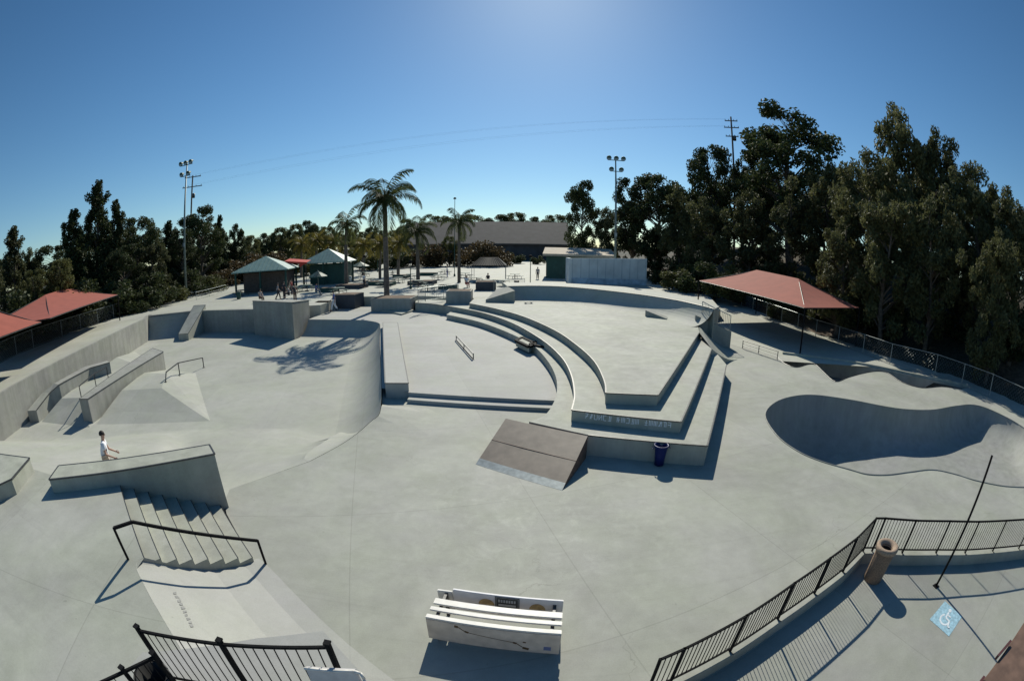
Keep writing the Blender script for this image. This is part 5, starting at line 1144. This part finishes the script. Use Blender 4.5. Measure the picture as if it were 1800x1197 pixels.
# right slope
for a in [
 ('clump0', 'shade_tree', 1020, 315, 76, .62, 'slender dark tree with open clumps standing alone left of the right floodlight pole', RT_),
 ('clump1', 'shade_tree', 1112, 308, 66, .85, 'dark rounded tree directly behind the right floodlight pole', RT_),
 ('clump0', 'shade_tree', 1160, 303, 62, 1.0, 'broad dark tree just right of the right floodlight pole', RT_),
 ('euc0', 'eucalyptus_tree', 1065, 365, 74, 1.1, 'lower olive tree between the lone slender tree and the right floodlight pole', RT_),
 ('euc1', 'eucalyptus_tree', 1195, 335, 56, 1.2, 'drooping olive eucalyptus behind the left tip of the right canopy', RT_),
 ('clump1', 'shade_tree', 1248, 252, 60, .72, 'dark clumpy tree just left of the right utility pole', RT_),
 ('clump0', 'shade_tree', 1388, 188, 58, 1.12, 'tallest dark rounded tree right of the utility pole with sky showing through', RT_),
 ('clump1', 'shade_tree', 1322, 262, 62, .6, 'dark tree filling the gap under the utility pole top', RT_),
 ('euc2', 'eucalyptus_tree', 1245, 345, 50, 1.25, 'olive eucalyptus behind the peak of the right canopy', RT_),
 ('euc0', 'eucalyptus_tree', 1315, 335, 47, 1.2, 'drooping eucalyptus below the tallest dark tree, on its left', RT_),
 ('euc1', 'eucalyptus_tree', 1390, 335, 44, 1.2, 'drooping eucalyptus directly under the tallest dark rounded tree', RT_),
 ('euc2', 'eucalyptus_tree', 1455, 285, 46, 1.25, 'pale olive eucalyptus between the tallest dark tree and the tall sparse one', RT_),
 ('euc0', 'eucalyptus_tree', 1525, 265, 44, 1.1, 'slim eucalyptus on the left flank of the tall sparse one', RT_),
 ('euc1', 'eucalyptus_tree', 1597, 180, 46, 1.0, 'tallest sparse eucalyptus with wispy top on the right', RT_),
 ('euc2', 'eucalyptus_tree', 1648, 225, 48, 1.0, 'wispy eucalyptus touching the right side of the tallest sparse one', RT_),
 ('euc2', 'eucalyptus_tree', 1560, 330, 38, 1.25, 'drooping eucalyptus in front of the tallest sparse one', RT_),
 ('euc0', 'eucalyptus_tree', 1640, 345, 37, 1.2, 'eucalyptus with hanging branches above the bare earth patch', RT_),
 ('euc0', 'eucalyptus_tree', 1722, 290, 40, 1.25, 'eucalyptus with a rounded top near the right edge', RT_),
 ('euc1', 'eucalyptus_tree', 1790, 345, 36, 1.25, 'eucalyptus cut by the right edge of the photo', RT_),
 ('euc2', 'eucalyptus_tree', 1755, 400, 33, 1.1, 'lower eucalyptus between the two at the right edge', RT_),
 ('euc1', 'eucalyptus_tree', 1480, 380, 40, 1.3, 'low drooping eucalyptus behind the right tip of the right canopy', RT_),
 ('cone0', 'conifer_tree', 1350, 400, 52, 1.4, 'dark low evergreen behind the middle of the right canopy', RT_),
 ('cone1', 'conifer_tree', 1150, 400, 60, 1.5, 'dark low evergreen behind the pale blue practice wall', RT_),
 ('clump0', 'shade_tree', 1690, 430, 42, 1.0, 'dark low tree in the shade behind the bare earth patch', RT_)]: tree(a[0], a[1], a[2], a[3], a[4]*(1.34 if 1100 < a[2] < 1470 else 1.12), a[5], a[6], group=a[7])
for i, (px, tp, d, k) in enumerate([(1160, 470, 56, 'dark1'), (1200, 455, 50, 'bush1'), (1240, 450, 48, 'dark1'), (1290, 460, 46, 'bush2'), (1340, 455, 47, 'dark1'), (1400, 470, 44, 'bush0'), (1440, 480, 42, 'dark1'), (1490, 490, 40, 'bush1'), (1530, 505, 37, 'dark1'), (1580, 520, 38, 'bush2'), (1700, 530, 36, 'dark1'), (1790, 560, 33, 'dark1'), (1300, 505, 44, 'dark1'), (1380, 525, 40, 'dark1'), (1220, 495, 52, 'dark1')]):
    where = ['behind the right end of the practice wall', 'behind the platform railing', 'behind the left tip of the right canopy', 'behind the left half of the right canopy', 'behind the ridge of the right canopy', 'behind the right half of the right canopy', 'under the right canopy edge, up the slope', 'right of the right canopy tip', 'left of the bare earth patch', 'on the upper left of the bare earth patch', 'on the far right of the bare earth patch', 'cut by the right edge', 'under the left half of the right canopy', 'under the middle of the right canopy', 'beside the boundary fence left of the right canopy'][i]
    tree(k, 'shrub', px, tp, d*(1.24 if px < 1450 else 1.25), 1.25, ('dark' if k[0] == 'd' else 'olive')+' green shrub on the wooded slope '+where, 'shrub', 'shrubs of the wooded slope')
# left tree line
for a in [
 ('olivecone', 'conifer_tree', 22, 398, 50, 1.2, 'olive pointed tree near the left edge above the canopies', LT_), ('euc1', 'eucalyptus_tree', -20, 430, 46, 1.2, 'loose tree cut by the left edge of the photo', LT_),
 ('cone0', 'conifer_tree', 168, 318, 58, 1.0, 'tallest dark ragged conifer of the left tree line', LT_), ('cone1', 'conifer_tree', 128, 368, 56, 1.15, 'shorter conifer hugging the left side of the tallest conifer', LT_), ('cone1', 'conifer_tree', 203, 352, 60, .85, 'slim conifer hugging the right side of the tallest conifer', LT_),
 ('clump1', 'shade_tree', 242, 378, 60, 1.0, 'dark rounded tree right of the tallest conifer', LT_), ('cone0', 'conifer_tree', 296, 388, 66, 1.1, 'dark tree midway between tallest conifer and left floodlight pole', LT_), ('clump0', 'shade_tree', 352, 362, 70, .95, 'clumpy dark tree just right of the left floodlight pole', LT_),
 ('clump1', 'shade_tree', 318, 400, 64, .9, 'dark tree directly left of the left floodlight pole', LT_), ('cone1', 'conifer_tree', 386, 378, 78, .7, 'small pointed dark tree right of the left utility pole', LT_), ('clump0', 'shade_tree', 415, 392, 82, .55, 'thin see through tree at the right end of the left tree line', LT_),
 ('olivetree', 'shade_tree', 105, 452, 48, 1.0, 'olive rounded tree above the ridge of the left canopy', LT_), ('olivetree', 'shade_tree', 60, 470, 46, .9, 'olive rounded tree above the gap of the left canopies', LT_), ('euc2', 'eucalyptus_tree', 270, 420, 56, 1.3, 'loose dark tree below the rounded tree near the left floodlight pole', LT_), ('clump0', 'shade_tree', 215, 430, 52, 1.1, 'dark tree behind the right tip of the left canopy', LT_)]:
    tree(a[0], a[1], a[2], a[3], a[4]*1.2, a[5]*1.05, a[6], group=a[7])
for i, (px, tp, d, k) in enumerate([(5, 500, 44, 'dark1'), (60, 500, 48, 'bush1'), (120, 480, 50, 'bush2'), (170, 475, 50, 'dark1'), (215, 480, 52, 'dark1'), (255, 470, 54, 'dark1'), (285, 480, 58, 'bush0'), (330, 465, 64, 'dark1'), (365, 470, 66, 'bush0'), (30, 540, 46, 'dark1'), (150, 520, 48, 'dark1'), (230, 510, 50, 'dark1'), (390, 460, 74, 'rust0')]):
    where = ['at the left edge behind the canopies', 'behind the cut off left canopy', 'behind the left canopy ridge', 'under the tallest conifer', 'right of the whole left canopy tip', 'under the rounded tree', 'pale at the bend of the left fence', 'left behind the left floodlight pole', 'right of the left floodlight pole', 'low behind the cut off left canopy', 'low behind the whole left canopy', 'low at the left fence end', 'rusty beside the park pavilion'][i]
    tree(k, 'shrub', px, tp, d*1.16, 1.4, ('dark' if k[0] == 'd' else 'olive' if k[0] == 'b' else 'brownish')+' shrub of the left tree line '+where, 'shrub', 'shrubs of the left tree line')
rs_ = random.Random(77)
for i, (px, tp, d, w) in enumerate([(1215, 338, 92, 1.3), (1262, 318, 95, 1.2), (1305, 300, 96, 1.2), (1350, 290, 94, 1.3), (1402, 300, 92, 1.4), (1448, 322, 88, 1.4), (1492, 300, 84, 1.3), (1540, 285, 80, 1.3), (1585, 300, 78, 1.3), (1630, 290, 76, 1.2), (1675, 300, 72, 1.4), (1716, 318, 68, 1.4), (1758, 340, 64, 1.4), (1800, 368, 60, 1.4)]):
    where = ['above the left tip of the right canopy', 'left of the right utility pole', 'right below the utility pole top', 'behind the left side of the tallest dark rounded tree', 'behind the right side of the tallest dark rounded tree', 'in the dip between the tallest dark and the tall sparse tree', 'left of the slim eucalyptus', 'behind the slim eucalyptus', 'behind the left half of the tallest sparse eucalyptus', 'behind the right half of the tallest sparse eucalyptus', 'in the dip right of the tallest sparse eucalyptus', 'behind the rounded eucalyptus near the right edge', 'behind the lower eucalyptus at the right edge', 'deepest at the right edge of the photo'][i]
    tree(['clump1', 'euc0', 'clump0', 'euc2'][i % 4], 'backdrop_tree', px, tp, d*1.15, w, 'shadowed back row tree '+where, group='back row trees of the right slope')
for i, (px, tp, d, w) in enumerate([(8, 452, 78, 1.4), (48, 440, 80, 1.3), (92, 428, 82, 1.4), (138, 402, 84, 1.4), (180, 392, 86, 1.3), (222, 402, 88, 1.4), (265, 408, 90, 1.4), (306, 410, 92, 1.4), (345, 404, 95, 1.2), (382, 412, 98, 1.3), (408, 424, 100, 1.4)]):
    where = ['at the left edge', 'right of the pointed olive tree', 'above the left canopy ridge', 'left of the tallest conifer', 'behind the tallest conifer', 'left of the rounded tree', 'behind the rounded tree', 'left of the left floodlight pole', 'right of the left floodlight pole', 'behind the small pointed dark tree', 'beside the park pavilion'][i]
    tree(['clump0', 'euc1', 'clump1', 'cone0'][i % 4], 'backdrop_tree', px, tp, d, w*1.1, 'shadowed tree deep in the left tree line '+where, group='back row trees of the left line')
for i, (px, tp, d, w) in enumerate([(445, 420, 140, 1.5), (482, 412, 142, 1.4), (515, 406, 145, 1.4), (550, 402, 148, 1.4), (590, 408, 146, 1.5), (628, 406, 150, 1.4), (664, 404, 150, 1.4), (700, 402, 152, 1.3)]):
    where = ['above the left edge of the park pavilion', 'above the right edge of the park pavilion', 'above the red awning', 'above the snack pavilion peak', 'at the smaller left palm', 'between the two left palms', 'at the tallest palm', 'at the left end of the hall'][i]
    tree(['clump1', 'olivetree'][i % 2], 'backdrop_tree', px, tp, d, w, 'dense back row tree beyond the far plaza '+where, group='back row trees beyond the far plaza')
# behind the far plaza
for i, (px, tp, d, k, w) in enumerate([(440, 412, 112, 'olivetree', 1.0), (465, 408, 118, 'clump1', .9), (492, 398, 122, 'olivetree', .9), (520, 392, 126, 'olivetree', .9), (545, 386, 130, 'clump0', .8), (575, 396, 118, 'olivetree', .9), (620, 400, 122, 'olivetree', .8), (655, 398, 128, 'clump1', .9), (430, 440, 92, 'rust0', 1.5), (470, 425, 98, 'rust0', 1.4), (515, 430, 96, 'bush0', 1.4), (640, 428, 100, 'bush1', 1.4), (690, 430, 104, 'dark1', 1.4), (755, 412, 106, 'rust0', 1.1), (790, 414, 108, 'olivetree', .9), (835, 406, 106, 'rust0', 1.1), (868, 418, 104, 'rust0', 1.1), (725, 432, 112, 'dark1', 1.5), (775, 378, 190, 'olivetree', 1.5), (830, 376, 195, 'olivetree', 1.6), (880, 376, 190, 'clump1', 1.6), (905, 372, 200, 'olivetree', 1.1), (975, 376, 190, 'olivetree', 1.2), (720, 384, 185, 'clump0', 1.1), (940, 380, 210, 'clump0', 1.1), (905, 440, 118, 'dark1', 1.3), (945, 446, 116, 'dark1', 1.2)]):
    where = ['beyond the park pavilion, leftmost of the row', 'beyond the park pavilion roof peak', 'beyond the gap right of the park pavilion', 'beyond the red awning', 'beyond the peak of the snack pavilion', 'beyond the right end of the snack pavilion', 'beyond the smaller left palm', 'beyond the trunk of the tallest palm', 'low left of the park pavilion roof', 'low behind the park pavilion', 'low behind the red awning', 'low between the two left palms', 'low behind the tallest palm', 'below the crown of the middle palm', 'just left of the right slim palm', 'just right of the right slim palm', 'in front of the hall, above the black tent', 'low between tallest and middle palm', 'peeking over the left end of the hall roof', 'peeking over the hall roof right of the slim palm', 'peeking over the middle of the hall roof', 'peeking over the hall roof right of its middle', 'peeking over the right end of the hall roof', 'peeking over the hall roof at the tallest palm', 'low over the hall roof near the slender tree', 'in front of the hall wall right of the black tent', 'in front of the hall wall beside the green building'][i]
    bush = k[:4] in ('bush', 'rust', 'dark'); adj = {'oliv': 'olive', 'clum': 'dark green', 'rust': 'rusty brown', 'bush': 'olive', 'dark': 'dark green'}[k[:4]]
    tree(k, 'shrub' if bush else 'shade_tree', px, tp, d, w, adj+(' bushy tree ' if bush else ' distant tree ')+where, 'shrub' if bush else 'tree', BT_)
# palms
def palm(px, base_py, top_py, dist_z, trunk_top_py, fr, nf, label, mat='palm', seed=0, base=None, thick=.26, rise=.5):
    b = base or P3(px, base_py); d = math.hypot(b.x, b.y); zt_ = far(px, trunk_top_py, d).z
    t = thing('palm_tree', b, label, 'palm tree', 'palms of the far plaza'); rs = random.Random(seed)
    m = MB(); n = 14; lean = Vector((rs.uniform(-.3, .3), rs.uniform(-.3, .3), 0))
    for k in range(n):
        u0, u1 = k/n, (k+1)/n; f = lambda u: Vector((b.x, b.y, b.z+(zt_-b.z)*u))+lean*u*u; rr = lambda u: thick*(1.25-.35*u)*(1+.06*math.sin(u*60))
        m.tube(f(u0), f(u1), rr(u0), 10, r1=rr(u1)*.97, cap=False)
    m.build('trunk', M['pbark'], t, smooth=True); top = Vector((b.x, b.y, zt_))+lean
    m = MB(); m.lathe([(thick*.8, -.9), (thick*1.35, -.4), (thick*1.3, .1), (thick*.5, .5)], top, 10); m.build('crownshaft', M['olive'], t, smooth=True)
    cr = MB()
    for k in range(nf):
        az = 2*math.pi*(k*.381966)+rs.uniform(-.2, .2); el = R(82-118*(k/nf)**.9+rs.uniform(-6, 6)); L_ = fr*rs.uniform(.85, 1.12); d0 = Vector((math.cos(az), math.sin(az), 0)); p = top+Vector((0, 0, .25)); seg = 12; e = el; pts = [p]
        for s in range(seg):
            e -= R(3+11*(s/seg)**1.1)*(1.0+.35*math.cos(el)); p = p+(d0*math.cos(e)+Vector((0, 0, math.sin(e))))*L_/seg; pts.append(p)
        for s in range(seg): cr.tube(pts[s], pts[s+1], .035*(1-s/seg)+.008, 3, cap=False)
        side = d0.cross(Vector((0, 0, 1)))
        for s in range(1, seg*3):
            u = s/(seg*3); i = min(seg-1, int(u*seg)); q = pts[i].lerp(pts[i+1], u*seg-i); ll = fr*.30*math.sin(math.pi*min(1, .12+.88*u))**.6*rs.uniform(.8, 1.1); tn_ = (pts[i+1]-pts[i]).normalized()
            for sg_ in (-1, 1):
                dr = (side*sg_*.72+tn_*.45+Vector((0, 0, -.55+rs.uniform(-.15, .15)))).normalized(); w_ = tn_*fr*.014
                cr.face([q-w_, q+dr*ll*.5+w_*.9, q+dr*ll+Vector((0, 0, -.1*ll)), q+dr*ll*.5-w_*1.1])
    cr.build('fronds', M[mat], t); return t
palm(680, 522, 292, 47, 352, 4.7, 19, 'tallest palm with a full feathery crown in the far plaza centre', seed=3, base=at(680, 522, 1.3), thick=.25)
palm(609, 505, 350, 60, 396, 3.7, 13, 'smaller palm with few upright fronds left of the tallest palm', seed=5, thick=.22)
palm(735, 500, 350, 64, 408, 3.9, 14, 'slim palm with a thin crown right of the tallest palm', seed=8, thick=.22)
palm(807, 497, 350, 70, 392, 3.6, 12, 'slim palm with a small narrow crown in front of the hall', seed=12, thick=.2)
palm(668, 490, 380, 66, 430, 3.2, 16, 'shorter palm half hidden behind the trunk of the tallest palm', seed=15, mat='ypalm', thick=.2)
for i, (px, by, tp) in enumerate(((556, 488, 425), (588, 486, 428), (638, 484, 432), (700, 484, 428), (530, 488, 432))):
    palm(px, by, 0, 0, tp, 3.6, 18, ['yellowish bushy palm behind the snack pavilion roof peak', 'yellowish bushy palm just left of the smaller palm', 'yellowish bushy palm between the smaller palm and the tallest palm', 'bright yellowish palm right of the tallest palm trunk', 'yellowish bushy palm above the red awning'][i], mat='ypalm', seed=20+i, thick=.24)
# ================================================================ SKY, SUN, CAMERA
SUN_EL, SUN_AZ = R(37.5), R(4.5)
w = bpy.data.worlds.new('World'); scene.world = w; w.use_nodes = True; nt = w.node_tree; bg = nt.nodes['Background']
sky = nt.nodes.new('ShaderNodeTexSky'); sky.sky_type = 'NISHITA'; sky.sun_disc = False; sky.sun_elevation = SUN_EL; sky.sun_rotation = SUN_AZ; sky.altitude = 100; sky.air_density = 1.0; sky.dust_density = 0.24; sky.ozone_density = 1.8
tint = nt.nodes.new('ShaderNodeMix'); tint.data_type = 'RGBA'; tint.blend_type = 'MULTIPLY'; tint.inputs[0].default_value = 1; tint.inputs[7].default_value = (.81, .96, 1.02, 1)
nt.links.new(sky.outputs[0], tint.inputs[6]); hs = nt.nodes.new('ShaderNodeHueSaturation'); hs.inputs['Saturation'].default_value = 1.14; hs.inputs['Value'].default_value = 1.05; nt.links.new(tint.outputs[2], hs.inputs['Color']); nt.links.new(hs.outputs[0], bg.inputs['Color']); bg.inputs['Strength'].default_value = .085
sd = bpy.data.lights.new('sun', 'SUN'); sd.energy = 4.9; sd.angle = R(.53); sd.color = (1, .955, .82); so = bpy.data.objects.new('sun', sd); COL.objects.link(so)
sv = Vector((math.sin(SUN_AZ)*math.cos(SUN_EL), math.cos(SUN_AZ)*math.cos(SUN_EL), math.sin(SUN_EL))); so.rotation_euler = sv.to_track_quat('Z', 'Y').to_euler()
cd = bpy.data.cameras.new('camera'); cam = bpy.data.objects.new('camera', cd); COL.objects.link(cam); cd.type = 'PANO'
cd.sensor_fit = 'HORIZONTAL'; cd.sensor_width = 23.6; cd.sensor_height = 23.6*680/1024; cd.clip_end = 5000; cd.clip_start = .05
for tgt in (cd, getattr(cd, 'cycles', None)):
    for k, v in (('panorama_type', 'FISHEYE_EQUISOLID'), ('fisheye_lens', F/1800*23.6), ('fisheye_fov', R(200))):
        try: setattr(tgt, k, v)
        except Exception as ex: pass
mt = Matrix((RT, UP, -FW)).transposed().to_4x4(); mt.translation = CAM; cam.matrix_world = mt; scene.camera = cam
vs = scene.view_settings; vs.view_transform = 'Standard'; vs.look = 'None'; vs.exposure = 0; vs.gamma = 1
scene.render.engine = 'CYCLES'; scene.cycles.max_bounces = 5; scene.cycles.diffuse_bounces = 1; scene.cycles.transparent_max_bounces = 4; scene.cycles.use_denoising = True
for o in list(bpy.data.objects):
    if '_loc' in o: del o['_loc']
